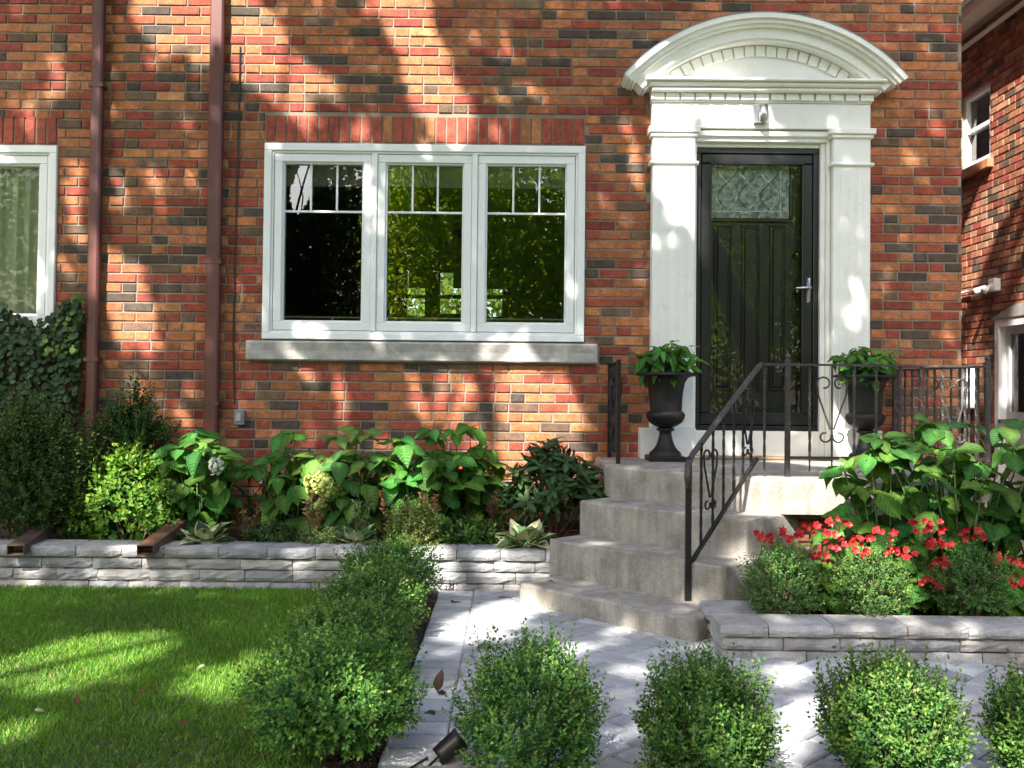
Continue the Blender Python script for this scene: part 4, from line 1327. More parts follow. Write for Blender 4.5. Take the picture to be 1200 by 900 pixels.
# side door
dn = empty('side_door', (0, 0, 0)); dn.parent = nb
nframe(NDr, .075, XN - .02, XN + .14, M['white'], 'frame', dn)
r2 = dict(x0=NDr['x0'] + .078, x1=NDr['x1'] - .078, z0=NDr['z0'] + .078, z1=NDr['z1'] - .078)
m = MB(); m.box(XN + .05, XN + .09, r2['x0'], r2['x1'], r2['z0'], 1.02); m.box(XN + .05, XN + .09, r2['x0'], r2['x0'] + .09, 1.02, r2['z1']); m.box(XN + .05, XN + .09, r2['x1'] - .06, r2['x1'], 1.02, r2['z1']); m.box(XN + .05, XN + .09, r2['x0'] + .09, r2['x1'] - .06, r2['z1'] - .07, r2['z1'])
m.build('leaf', pmat('grey_white_door', (.62, .64, .66), .4, .05), dn)
MB().add([(XN + .07, r2['x0'] + .09, 1.02), (XN + .07, r2['x1'] - .06, 1.02), (XN + .07, r2['x1'] - .06, r2['z1'] - .07), (XN + .07, r2['x0'] + .09, r2['z1'] - .07)], [(3, 2, 1, 0)]).build('pane', M['glass'], dn)
MB().box(XN + .16, XN + .18, r2['x0'], r2['x1'], .1, r2['z1']).build('curtain', M['grey'], dn)
m = MB(); m.tube([(XN - .03, r2['x1'] - .03, .93), (XN + .05, r2['x1'] - .03, .93)], .022, 10); m.build('door_knob', M['chrome'], dn)
# arched head over the side door
m = MB()
vs = []
for k in range(13):
    t = k / 12
    y_ = NDr['x0'] - .05 + (NDr['x1'] - NDr['x0'] + .1) * t
    vs.append((y_, NDr['z1'] + .005 + .11 * math.sin(math.pi * t)))
n = len(vs)
m.add([(XN - .03, y_, z_) for y_, z_ in vs] + [(XN + .05, y_, z_) for y_, z_ in vs] + [(XN - .03, y_, NDr['z1'] + .002) for y_, z_ in vs],
      [(i, i + 1, n + i + 1, n + i) for i in range(n - 1)] + [(i + 1, i, 2 * n + i, 2 * n + i + 1) for i in range(n - 1)])
m.build('door_head', M['limestone'], nb)
# floodlight with its conduit, meter box
p = nW(1170, 334)
fl = empty('flood_light', (XN, p.y, p.z), 'white twin security light on the neighbouring brick wall', 'lamp')
m = MB(); m.tube([(XN - .03, p.y, p.z), (XN - .03, p.y + 1.2, p.z - .02)], .010, 8); m.build('conduit', M['white'], fl)
m = MB(); m.bbox(XN - .07, XN - .002, p.y - .06, p.y + .06, p.z - .06, p.z + .06, .01); m.build('box', M['white'], fl)
for s in (-1, 1):
    m = MB(); c = Vector((XN - .09, p.y + s * .05, p.z - .01)); m.tube([c, c + Vector((-.05, s * .02, -.03)), c + Vector((-.085, s * .04, -.05))], .020, 12, .036); m.build('lamp_head', M['white'], fl, True)
p = nW(1138, 455)
mt = empty('meter_box', (XN, p.y, p.z), 'white meter box on the neighbouring wall, behind the railing', 'box')
MB().bbox(XN - .14, XN - .004, p.y - .16, p.y + .16, p.z - .20, p.z + .20, .012).build('case', M['white'], mt)
MB().bbox(XN - .155, XN - .141, p.y - .07, p.y + .07, p.z + .02, p.z + .12, .004).build('dial', M['grey'], mt)

# ================================================================== VEGETATION
def rdir(n):
    return unit(NR.normal(size=(n, 3)))
def cols(base, n, var=.22, hue=.10):
    k = NR.uniform(1 - var, 1 + var, (n, 1))
    h = NR.uniform(-hue, hue, (n, 1))
    c = np.array(base)[None] * k
    c[:, 0:1] *= 1 + h * 1.8
    c[:, 2:3] *= 1 - h
    return np.clip(c, .003, 1)

def boxwood(loc, rx, ry, h, label, n=900, leaf=.017, cat='shrub', name='boxwood', group=None, base=(.055, .148, .032), tip=(.23, .35, .065), z0=0.0, taper=.0, upright=.5, k=12, slen=(.06, .10)):
    x, y = loc
    r = empty(name, (x, y, z0), label, cat, group)
    # main stems
    m = MB()
    for _ in range(14):
        a = rnd.uniform(0, 6.28); q = rnd.uniform(.2, .75)
        e = Vector((x + rx * q * math.cos(a), y + ry * q * math.sin(a), z0 + h * rnd.uniform(.5, .85)))
        b = Vector((x + .02 * math.cos(a), y + .02 * math.sin(a), z0 - .03))
        m.tube([b, b.lerp(e, .5) + Vector((0, 0, .02)), e], .007, 5, .002)
    m.build('stem', M['wood'], r)
    d = rdir(n * 2)
    d = d[d[:, 2] > -.72][:n]
    n_ = len(d)
    rad = NR.uniform(.45, 1.0, n_) ** .55
    lump = 1 + .10 * np.sin(d[:, 0] * 5 + x * 7) * np.cos(d[:, 1] * 4 + y * 3) + .07 * np.sin(d[:, 2] * 9 + x * 13) + NR.normal(0, .035, n_)
    shoot = (NR.random(n_) < .09) & (d[:, 2] > .15)
    rad = np.where(shoot, NR.uniform(1.04, 1.20, n_), rad)
    tone = rnd.uniform(.88, 1.12); base = tuple(c_ * tone for c_ in base); tip = tuple(c_ * rnd.uniform(.9, 1.1) * tone for c_ in tip)
    zc_ = z0 + h * .50
    sc = np.stack([rx * (1 - taper * np.clip(d[:, 2], -1, 1)), ry * (1 - taper * np.clip(d[:, 2], -1, 1)), np.full(n_, h * .50)], 1)
    tipp = np.array([x, y, zc_]) + d * sc * (rad * lump)[:, None]
    tipp[:, 2] = np.maximum(tipp[:, 2], z0 + .01)
    out = unit(d + np.array([0, 0, upright]) + NR.normal(0, .28, (n_, 3)))
    sl_ = NR.uniform(slen[0], slen[1], n_) * np.where(shoot, 1.2, 1.0)
    out[shoot] = unit(out[shoot] + np.array([0, 0, .8]))
    base_p = tipp - out * (sl_ * .6)[:, None]
    P, D, N, L, C = [], [], [], [], []
    side = unit(np.cross(out, rdir(n_)))
    side2 = np.cross(out, side)
    bc, tc = cols(base, n_), cols(tip, n_)
    newg = NR.uniform(.2, 1.0, n_)
    for i in range(k):
        t = (i // 2 + .3) / (k / 2)
        s = side if (i // 2) % 2 == 0 else side2
        s = s * (1 if i % 2 == 0 else -1)
        P.append(base_p + out * (sl_ * t)[:, None] + NR.normal(0, .002, (n_, 3)))
        dd = unit(s + out * (.45 + .9 * t ** 2) + NR.normal(0, .18, (n_, 3)))
        D.append(dd)
        N.append(unit(out - s * .3 + NR.normal(0, .2, (n_, 3))))
        L.append(leaf * NR.uniform(.75, 1.2, n_) * (1.0 - .25 * t))
        f = (np.clip((t - .45) / .5, 0, 1) * newg)[:, None]
        C.append((bc * (1 - f) + tc * f) * NR.uniform(.8, 1.2, (n_, 1)))
    P, D, N, L, C = map(np.concatenate, (P, D, N, L, C))
    nS = int(shoot.sum())
    if nS: tag(leaf_cloud('twig', T_BLADE, base_p[shoot] - out[shoot] * .05, out[shoot], rdir(nS), sl_[shoot] + .05, np.full(nS, .0035), cols((.10, .13, .04), nS), M['box'], r), kind='stuff')
    leaf_cloud('foliage', T_DIA, P, D, N, L, L * .58, C, M['box'], r)
    return r

def gx(px, py, Y): return W(px, py, Y).x
# row of shrubs across the front
YB = -4.06
fb = 'clipped boxwoods along the front of the walkway'
for px, wpx, top, label in ((624, 168, 752, 'round boxwood at the bottom centre, beside the black spotlight'),
                            (826, 158, 772, 'round boxwood in the front row, second from the spotlight'),
                            (1046, 164, 770, 'sunlit round boxwood in the front row, third from the spotlight'),
                            (1230, 136, 792, 'boxwood cut off by the right edge of the picture, front row')):
    p = W(px, 840, YB)
    s = FOC / (YB + 7.1)
    boxwood((p.x, YB), wpx / s / 2 * .98, .22, W(px, top, YB).z + .0, label, 1350, .0185, group=fb, upright=1.1, taper=.12)
# hedge row beside the walkway
hg = 'boxwoods in the row between lawn and walkway'
for px, Yc, wpx, top, n, label in ((456, -1.60, 118, 632, 900, 'boxwood against the low stone wall, farthest of the left row'),
                                   (436, -2.25, 128, 668, 1000, 'boxwood second from the low stone wall in the left row'),
                                   (408, -3.00, 150, 708, 1150, 'boxwood second nearest the viewer in the left row'),
                                   (390, -3.80, 196, 752, 1700, 'large boxwood nearest the viewer, at the end of the left row')):
    s = FOC / (Yc + 7.1)
    boxwood((W(px, 720, Yc).x, Yc), wpx / s / 2, .30, W(px, top, Yc).z, label, n, .0205, group=hg, upright=.35)
# three little boxwoods in the right bed
for px, wpx, top, label in ((914, 92, 640, 'small boxwood in the right bed, nearest the steps'), (1024, 92, 644, 'sunlit small boxwood in the middle of the right bed'), (1138, 92, 640, 'small shaded boxwood in the right bed, far from the steps')):
    Yc = -2.28
    s = FOC / (Yc + 7.1)
    boxwood((W(px, 690, Yc).x, Yc), wpx / s / 2, .17, W(px, top, Yc).z - .075, label, 560, .0165, group='small boxwoods behind the right stone wall', z0=.075, upright=.5, base=(.060, .14, .036), tip=(.20, .31, .08))
# dark yew and ivy at the left, bright cedar-like shrub
boxwood((W(28, 540, -.75).x, -.72), .52, .34, 1.02, 'dark loose evergreen shrub at the left edge under the ivy', 2300, .028, name='evergreen_shrub', base=(.030, .072, .016), tip=(.13, .18, .03), z0=.06, taper=.3, upright=.5, k=10, slen=(.10, .17))
boxwood((W(150, 600, -.72).x, -.66), .36, .30, .66, 'bright green leafy shrub between the two downspout ends', 560, .046, name='leafy_shrub', base=(.075, .17, .022), tip=(.24, .36, .04), z0=.09, taper=.35, upright=.35, k=8, slen=(.09, .14))
boxwood((W(152, 530, -.38).x, -.34), .34, .22, 1.02, 'dark feathery conifer against the brick behind the bright shrub', 900, .028, name='conifer_shrub', base=(.025, .075, .016), tip=(.08, .17, .03), z0=.165, taper=.45, upright=.15, k=14, slen=(.12, .18))
boxwood((W(484, 640, -1.0).x, -.98), .17, .13, .34, 'pale yellow green spiraea tuft behind the stone wall', 420, .022, name='spiraea', base=(.13, .17, .045), tip=(.30, .32, .10), z0=.165, k=8)
boxwood((W(380, 640, -.9).x, -.92), .16, .10, .15, 'low pale green ground plant behind the stone wall below the hydrangea bloom', 260, .022, name='ground_plant', base=(.11, .16, .05), tip=(.24, .28, .10), z0=.165, k=8)
boxwood((W(548, 632, -.9).x, -.86), .23, .14, .20, 'low leafy strawberry plant left of the striped hosta', 300, .034, name='ground_plant', base=(.045, .11, .022), tip=(.11, .20, .04), z0=.165, k=6)
boxwood((W(320, 635, -.9).x, -.86), .20, .12, .16, 'low dark ground plant between variegated hosta and pale plant', 260, .03, name='ground_plant', base=(.03, .07, .018), tip=(.08, .12, .03), z0=.165, k=6)

# ivy on the wall under the left window
iv = empty('ivy', (-3.5, -.05, .17), 'dark ivy covering the brick under the left window', 'ivy')
n = 2600
a0, a1 = W(-40, 400).x, W(101, 400).x
X = NR.uniform(a0, a1, n); Z = NR.uniform(.25, W(50, 350, -.06).z, n)
ok = (Z < W(50, 352).z - .14 * np.abs(np.sin(X * 7))) | (X > W(78, 400).x)
X, Z = X[ok], Z[ok]
n2 = 260                                                        # climbing runner beside the downspout
X2 = NR.uniform(W(58, 350).x, W(100, 350).x, n2); Z2 = NR.uniform(W(80, 415).z, W(80, 338).z, n2)
k2 = (X2 - W(58, 350).x) / (W(100, 350).x - W(58, 350).x)
ok = (Z2 - W(80, 415).z) / (W(80, 338).z - W(80, 415).z) < .25 + .8 * k2 ** 1.5
X2, Z2 = X2[ok], Z2[ok]
Xa, Za = np.concatenate([X, X2]), np.concatenate([Z, Z2])
n = len(Xa)
P = np.stack([Xa, -.045 - NR.uniform(0, .09, n), Za], 1)
D = np.stack([NR.normal(0, .5, n), NR.normal(-.35, .25, n), NR.normal(-.8, .35, n)], 1)
N = np.stack([NR.normal(0, .3, n), np.full(n, -1.0), NR.normal(.5, .3, n)], 1)
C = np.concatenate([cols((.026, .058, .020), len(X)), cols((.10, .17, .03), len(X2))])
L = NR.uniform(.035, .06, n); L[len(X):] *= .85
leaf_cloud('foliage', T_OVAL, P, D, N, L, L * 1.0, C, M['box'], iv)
m = MB()
for _ in range(14):
    x_ = rnd.uniform(a0 + .1, a1 - .03)
    m.tube([(x_ + .03 * math.sin(k * 1.7 + x_ * 9), -.02, .2 + k * .17) for k in range(7)], .006, 5, .003)
m.tube([(W(70, 410).x, -.02, W(70, 410).z), (W(82, 385).x, -.02, W(82, 385).z), (W(94, 360).x, -.02, W(94, 360).z), (W(99, 340).x, -.02, W(99, 340).z)], .006, 5, .002)
m.build('stem', M['wood'], iv)

# --- plants whose leaves are told apart one by one
def hydrangea(loc, spread, h, label, z0=.165, stems=9, L=.15, key='ovate', tmpl=None, base=(.060, .165, .026), name='hydrangea', cat='plant', group=None, lean=(0, 0), nodes_=3, top=5, maxleaf=250, mat='leaf', wr=.86):
    x, y = loc
    tmpl = tmpl or T_OVATE
    r = empty(name, (x, y, z0), label, cat, group)
    ends, cnt = [], 0
    for s in range(stems):
        a = s * 2.4 + rnd.uniform(-.3, .3)
        q = math.sqrt((s + .5) / stems)
        e = Vector((x + spread[0] * q * math.cos(a) + lean[0], y + spread[1] * q * math.sin(a) + lean[1], z0 + h * rnd.uniform(.62, 1.0) * (1.08 - .28 * q * q)))
        b = Vector((x + .05 * math.cos(a), y + .05 * math.sin(a), z0 - .02))
        mid = b.lerp(e, .5) + Vector((0, 0, .07))
        pts = [b * (1 - t) ** 2 + mid * 2 * t * (1 - t) + e * t * t for t in [k / 7 for k in range(8)]]
        MB().tube(pts, .0065, 6, .0035).build('stem', M['twig'], r, True)
        ends.append(e)
        d = (pts[-1] - pts[-2]).normalized()
        a1 = rnd.uniform(0, 6.28)
        for k in range(nodes_):                                   # opposite pairs down the stem
            t = .97 - .20 * (k + 1) - rnd.uniform(0, .06)
            if t < .10: break
            p = b * (1 - t) ** 2 + mid * 2 * t * (1 - t) + e * t * t
            a1 += 1.57 + rnd.uniform(-.4, .4)
            for sgn in (0, math.pi):
                if cnt >= maxleaf: break
                dv = Vector((math.cos(a1 + sgn), math.sin(a1 + sgn), rnd.uniform(-1.1, -.1)))
                l = L * rnd.uniform(.55, 1.18)
                c = cols(base, 1, .38, .2)[0]
                leaf_obj(r, key, tmpl, M[mat], p + dv * .03, dv, Vector((dv.x * .7 + rnd.uniform(-.25, .25), dv.y * .7 - .45 + rnd.uniform(-.25, .25), .8)), l, l * wr, tuple(c)); cnt += 1
        for k in range(top):                                      # rosette at the top
            if cnt >= maxleaf: break
            aa = a1 + k * 2 * math.pi / top + rnd.uniform(-.25, .25)
            dv = Vector((math.cos(aa), math.sin(aa), rnd.uniform(-.8, .35)))
            l = L * rnd.uniform(.42, 1.02)
            c = cols([q_ * 1.12 for q_ in base], 1, .38, .2)[0]
            leaf_obj(r, key, tmpl, M[mat], e + dv * .012, dv, Vector((dv.x * .6 + rnd.uniform(-.25, .25), dv.y * .6 - .4 + rnd.uniform(-.25, .25), .9)), l, l * wr, tuple(c)); cnt += 1
    return r, ends

def at(px, Y, py=580): return (W(px, py, Y).x, Y)
hb = 'hydrangeas along the wall under the window'
hydrangea(at(236, -.58), (.27, .16), .74, 'hydrangea with a white bloom spray, right of the second downspout', stems=15, L=.17, nodes_=4, group=hb)
hydrangea(at(345, -.52), (.27, .15), .72, 'hydrangea with a pale yellow green bloom, left below the window', stems=15, L=.155, nodes_=4, group=hb)
hydrangea(at(408, -.58), (.25, .15), .72, 'sunlit hydrangea just right of the pale green bloom', stems=14, L=.155, nodes_=4, group=hb, base=(.085, .18, .04))
hydrangea(at(495, -.60), (.30, .16), .72, 'wide drooping hydrangea below the middle of the window', stems=17, L=.165, nodes_=4, group=hb)
hydrangea(at(552, -.40), (.20, .12), .76, 'tall hydrangea below the right pane, beside the rhododendron', stems=13, L=.165, nodes_=4, group=hb, base=(.075, .19, .025))

def bloom(p, r, n, base, parent, size=.028, name='bloom', flat=.85, mat='petal', tm=None):
    d = rdir(n)
    P = np.array(p)[None] + d * (r * NR.uniform(.8, 1.05, (n, 1))) * np.array([1, 1, flat])
    D = unit(np.cross(d, rdir(n)) + d * .25)
    return leaf_cloud(name, tm or T_OVAL, P, D, d, NR.uniform(.75, 1.15, n) * size, NR.uniform(.75, 1.1, n) * size, cols(base, n, .15, .06), M[mat], parent)
roots = {o['label']: o for o in COL.objects if o.parent is None and 'label' in o}
hA = roots['hydrangea with a pale yellow green bloom, left below the window']
bloom(W(373, 566, -.72), .085, 190, (.46, .52, .14), hA, .034)
bloom(W(386, 574, -.70), .06, 110, (.38, .46, .10), hA, .032)
hB = roots['hydrangea with a white bloom spray, right of the second downspout']
bloom(W(253, 546, -.74), .032, 26, (.75, .75, .70), hB, .035, flat=1.6)
# astilbe: dried brown plumes
def plume(px, py, Y, h, label, base, n=170):
    p = W(px, py, Y)
    r = empty('astilbe', (p.x, Y, .165), label, 'plant', 'dry astilbe plumes')
    m = MB()
    P, D, C = [], [], []
    for k in range(5):
        a = rnd.uniform(0, 6.28); e = p + Vector((.05 * math.cos(a), .03 * math.sin(a), rnd.uniform(-.03, .05)))
        b = Vector((p.x + rnd.uniform(-.03, .03), Y, .16))
        m.tube([b, b.lerp(e, .6), e], .003, 5, .002)
        t = NR.uniform(.45, 1.02, n // 5)
        q = np.array(b)[None] * (1 - t)[:, None] + np.array(e)[None] * t[:, None]
        d = rdir(n // 5) + np.array([0, 0, .5])
        P.append(q); D.append(d)
    P, D = np.concatenate(P), np.concatenate(D)
    m.build('stem', M['wood'], r)
    leaf_cloud('plume', T_DIA, P, D, rdir(len(P)), NR.uniform(.02, .045, len(P)), NR.uniform(.008, .016, len(P)), cols(base, len(P)), M['leaf'], r)
plume(367, 592, -.86, .3, 'dry tan astilbe plume below the pale hydrangea bloom', (.30, .19, .09), 230)
plume(503, 588, -.9, .3, 'dry pinkish astilbe plume above the pale spiraea tuft', (.36, .20, .11), 200)
plume(573, 585, -.62, .3, 'dark brown astilbe plume left of the rhododendron', (.14, .07, .04), 130)
plume(424, 590, -.8, .3, 'green seed spike between the sunlit hydrangea and the wide one', (.13, .20, .07), 120)
plume(293, 600, -.8, .3, 'brown flower spike right of the striped hosta by the downspout', (.20, .12, .05), 110)

# rhododendron: rosettes of narrow leaves
def rosettes(loc, spread, h, label, n, L, name, z0=.165, base=(.040, .085, .026), per=8, key='lance', tmpl=None, wr=1.0, cat='plant', group=None):
    x, y = loc
    r = empty(name, (x, y, z0), label, cat, group)
    m = MB()
    for s in range(n):
        d = rdir(1)[0]; d[2] = abs(d[2]) * 1.2 - .45
        d[1] = -abs(d[1]) if rnd.random() < .75 else d[1]
        q = rnd.uniform(.72, 1.03)
        e = Vector((x + spread[0] * d[0] * q, y + spread[1] * d[1] * q, z0 + h * (.50 + .48 * d[2] * q)))
        e.z = max(e.z, z0 + .04)
        b = Vector((x + rnd.uniform(-.04, .04), y + rnd.uniform(-.03, .03), z0 - .02))
        m.tube([b, b.lerp(e, .5) + Vector((0, 0, -.02)), e], .006, 5, .003)
        ax = unit(np.array([d[0] * .6, d[1] * .6 - .2, .8 + .2 * d[2]])[None])[0]
        ax = Vector(ax)
        u = ax.cross(Vector((1, .2, 0))).normalized(); v = ax.cross(u)
        a1 = rnd.uniform(0, 6.28)
        for k in range(per):
            aa = a1 + k * 2.4
            dv = u * math.cos(aa) + v * math.sin(aa) + ax * rnd.uniform(-.15, .75)
            l = L * rnd.uniform(.7, 1.1)
            leaf_obj(r, key, tmpl or T_LANCE, M['waxy'], e, dv, ax + Vector((0, -.1, .2)), l, l * wr, tuple(cols(base, 1, .3)[0]))
    m.build('stem', M['wood'], r)
    return r
rh = rosettes(at(648, -.55), (.36, .27), .76, 'dark glossy rhododendron beside the steps', 49, .115, 'rhododendron', per=6, wr=.85)
nq = 900
dq = rdir(nq); dq[:, 2] = np.abs(dq[:, 2]) * 1.2 - .45
Pq = np.array([W(648, 580, -.55).x, -.50, .165 + .36]) + dq * np.array([.33, .25, .36]) * NR.uniform(.4, .98, (nq, 1))
Pq[:, 2] = np.maximum(Pq[:, 2], .2)
tag(leaf_cloud('foliage', T_OVAL, Pq, dq + rdir(nq) * .8, dq + np.array([0, -.2, .9]), NR.uniform(.07, .11, nq), NR.uniform(.022, .034, nq), cols((.034, .080, .022), nq, .3), M['waxy'], rh), kind='stuff')
# hostas with pale edges
def hosta(px, py, Y, label, n=9, L=.15, z0=.165, c1=(.09, .17, .06), edge=(.50, .52, .30), group='variegated hostas behind the stone wall'):
    p = W(px, py, Y)
    r = empty('hosta', (p.x, Y, z0), label, 'plant', group)
    for k in range(n):
        a = k * 2.4 + rnd.uniform(-.2, .2)
        t = .35 + .65 * (k / n)
        dv = Vector((math.cos(a) * t, math.sin(a) * t * .8, .95 - .75 * t))
        b = Vector((p.x, Y, z0 + .05)) + dv * .07
        l = L * rnd.uniform(.8, 1.1)
        nn = Vector((-dv.x * .6, -dv.y * .6 - .2, 1))
        leaf_obj(r, 'heart', T_HEART, M['waxy'], b, dv, nn, l, l * .80, edge, 'leaf_margin')
        leaf_obj(r, 'heart', T_HEART, M['waxy'], b + dv.normalized() * l * .03 + Vector((0, -.002, .005)), dv, nn, l * .90, l * .60, tuple(cols(c1, 1, .2)[0]), 'leaf')
        MB().tube([(p.x, Y, z0 - .01), tuple(b)], .005, 5).build('stalk', M['twig'], r)
hosta(617, 635, -.98, 'variegated hosta in the bed against the bottom steps', 13, .165)
hosta(243, 632, -.98, 'striped hosta beside the rusty downspout end', 9, .135, c1=(.03, .07, .025))
hosta(418, 640, -.96, 'small variegated hosta just left of the pale spiraea', 7, .12, c1=(.06, .13, .04))

# big-leaved shrub in the right bed
hydrangea(at(1125, -1.95, 620), (.52, .26), 1.02, 'large hydrangea with arching stems in front of the railing, lower right', z0=.075, stems=24, L=.165, name='hydrangea', nodes_=5, top=6, base=(.050, .135, .024), maxleaf=300, group='large hydrangeas in the right bed')
hydrangea(at(1040, -1.90, 620), (.30, .16), .86, 'hydrangea reaching over the landing edge behind the red flowers', z0=.075, stems=15, L=.165, name='hydrangea', nodes_=5, top=5, base=(.070, .17, .028), group='large hydrangeas in the right bed')
hydrangea(at(1235, -2.05, 620), (.30, .20), .84, 'hydrangea at the right edge beside the side door', z0=.075, stems=12, L=.17, name='hydrangea', nodes_=5, top=5, base=(.06, .155, .026), group='large hydrangeas in the right bed')
# red begonias: each flower of folded petals
flower_mes = []
for v_ in range(4):
    P, D, N = [], [], []
    for j in range(6):
        aa = j * 1.0472 + rnd.uniform(-.3, .3)
        dd = np.array([math.cos(aa), rnd.uniform(-1.0, -.1), math.sin(aa)])
        P.append(np.zeros(3)); D.append(dd); N.append(np.array([-.6 * dd[0], -1, -.6 * dd[2]]))
    o_ = leaf_cloud('flower', T_OVAL, np.array(P), np.array(D), np.array(N), NR.uniform(.015, .025, 6), NR.uniform(.013, .020, 6), np.ones((6, 3)), M['petal'])
    flower_mes.append(o_.data); bpy.data.objects.remove(o_)
def begonia(px, Y, label, fl, n=9, spread=(.22, .13), h=.40):
    r, ends = hydrangea(at(px, Y, 650), spread, h, label, z0=.075, stems=n, L=.13, key='heart', tmpl=T_HEART, base=(.085, .20, .030), name='begonia', nodes_=3, top=4, group='red begonias in the right bed', mat='waxy')
    for fx, fy in fl:
        c = W(fx, fy, Y - .20)
        for k in range(rnd.randint(5, 8)):
            q = Vector(c) + Vector((rnd.uniform(-.06, .06), rnd.uniform(-.03, .03), rnd.uniform(-.024, .024)))
            kk = rnd.uniform(.75, 1.15)
            col_ = (.52 * kk, (.018 + .025 * rnd.random()) * kk, .034 * kk)
            put('flower', flower_mes[rnd.randrange(4)], Matrix.Translation(q) @ Matrix.Rotation(rnd.uniform(-.6, .6), 4, 'X') @ Matrix.Rotation(rnd.uniform(0, 6.28), 4, 'Y') @ Matrix.Scale(rnd.uniform(.8, 1.25), 4), r, col_)
        b = Vector((c.x + rnd.uniform(-.04, .04), Y, .10))
        MB().tube([b, b.lerp(c, .6) + Vector((0, .02, .03)), c], .003, 5, .002).build('flower_stalk', M['twig'], r)
begonia(952, -2.02, 'red begonia nearest the concrete steps', [(912, 634), (932, 625), (955, 620), (972, 628), (966, 653), (896, 628), (985, 612)])
begonia(1035, -2.06, 'red begonia behind the sunlit small boxwood', [(1012, 634), (1034, 626), (1048, 646), (1062, 648), (1005, 650), (988, 640)], h=.34)
begonia(1098, -2.04, 'red begonia with the topmost flower clusters, under the large hydrangea', [(1078, 618), (1096, 616), (1090, 640), (1104, 636), (1106, 660), (1087, 682), (1136, 626), (1096, 682)], h=.40)
begonia(1185, -2.10, 'red begonia at the right edge by the last small boxwood', [(1178, 656), (1196, 684), (1172, 680), (1192, 660)], h=.32)

# urn plants
for (ux, uy, uz), label in ((U1, 'green leafy plant growing in the urn left of the door'), (U2, 'green leafy plant growing in the urn behind the railing')):
    r, e = hydrangea((ux, uy), (.22, .17), .25, label, z0=uz - .02, stems=17, L=.115, base=(.065, .19, .030), name='potted_plant', nodes_=3, top=5, group='plants in the urns', maxleaf=200, wr=.62)
    MB().lathe([(.0, .012), (.10, .010), (.128, .0)], (ux, uy, uz - .012), 20).build('soil', M['soil'], r)

# --- lawn grass
n = 140000
X = NR.uniform(-3.9, -.60, n); Y = -4.35 + (YL + .03 + 4.35) * NR.uniform(0, 1, n) ** .9
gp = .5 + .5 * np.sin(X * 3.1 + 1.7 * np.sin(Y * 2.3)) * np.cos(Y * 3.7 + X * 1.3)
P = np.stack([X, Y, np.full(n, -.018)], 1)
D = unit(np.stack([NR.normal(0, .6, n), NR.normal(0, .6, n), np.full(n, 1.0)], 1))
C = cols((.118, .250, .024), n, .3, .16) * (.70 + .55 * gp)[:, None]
dry = NR.random(n) < .06
C[dry] = cols((.26, .22, .09), int(dry.sum()))
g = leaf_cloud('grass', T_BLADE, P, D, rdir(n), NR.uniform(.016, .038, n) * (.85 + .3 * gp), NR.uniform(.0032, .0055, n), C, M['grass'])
tag(g, 'short green lawn grass below the low stone wall', 'grass', kind='stuff')
# mulch
def mulch(name, label, xr, yr, z, n):
    P = np.stack([NR.uniform(*xr, n), NR.uniform(*yr, n), z + NR.uniform(0, .012, n)], 1)
    D = np.stack([NR.normal(0, 1, n), NR.normal(0, 1, n), NR.normal(0, .25, n)], 1)
    N = np.stack([NR.normal(0, .35, n), NR.normal(0, .35, n), np.ones(n)], 1)
    C = np.where(NR.random((n, 1)) < .5, cols((.10, .045, .028), n, .4), cols((.055, .034, .024), n, .4))
    o = leaf_cloud(name, T_OVAL, P, D, N, NR.uniform(.015, .045, n), NR.uniform(.006, .014, n), C, M['mulch'])
    return tag(o, label, 'mulch', kind='stuff')
mulch('mulch', 'reddish brown bark mulch strip beside the walkway', (-.62, XE - .01), (-4.4, YL), -.010, 2600)
mulch('mulch', 'dark bark mulch in the bed under the window', (-4.2, .5), (YL + .2, -.05), .167, 2600)
mulch('mulch', 'dark bark mulch in the right bed', (XC + .2, 3.2), (YR + .22, -1.5), .077, 2200)
mulch('mulch', 'bark mulch under the front boxwoods', (-.1, 3.2), (-4.8, -4.03), -.008, 2400)

# fallen leaves and the little spotlight
def fallen(px, py, L, color, label, key='ovate', Z=.004, up=.0):
    p = G(px, py, Z)
    o = leaf_obj(None, key, T_OVATE, M['leaf'], p, Vector((rnd.uniform(-1, 1), rnd.uniform(-.6, .6), up)), Vector((rnd.uniform(-.2, .2), -.3, 1)), L, L * .7, color, 'fallen_leaf')
    tag(o, label, 'leaf', 'fallen leaves')
fallen(574, 754, .11, (.10, .15, .06), 'pale green fallen leaf on the pavers behind the front boxwood', Z=.012)
fallen(584, 700, .09, (.10, .15, .05), 'green fallen leaf on the pavers at the foot of the steps')
fallen(530, 706, .09, (.05, .06, .03), 'dark fallen leaf at the top left corner of the walkway')
fallen(648, 680, .06, (.10, .15, .05), 'small green leaf on the lowest step', Z=.116)
fallen(655, 700, .05, (.10, .13, .05), 'tiny green leaf in front of the lowest step')
fallen(508, 832, .07, (.05, .07, .03), 'small dark leaf at the mulch edge of the walkway')
dl = empty('dry_leaf', G(516, 812, 0), 'curled dark brown dry leaf standing on the walkway border', 'leaf')
p = G(512, 810, .006)
leaf_obj(dl, 'ovate', T_OVATE, M['leaf'], p, Vector((.1, .1, 1)), Vector((-.4, -1, 0)), .085, .05, (.05, .028, .018))
leaf_obj(dl, 'ovate', T_OVATE, M['leaf'], p, Vector((1, -.35, .03)), Vector((0, 0, 1)), .06, .05, (.045, .026, .018))
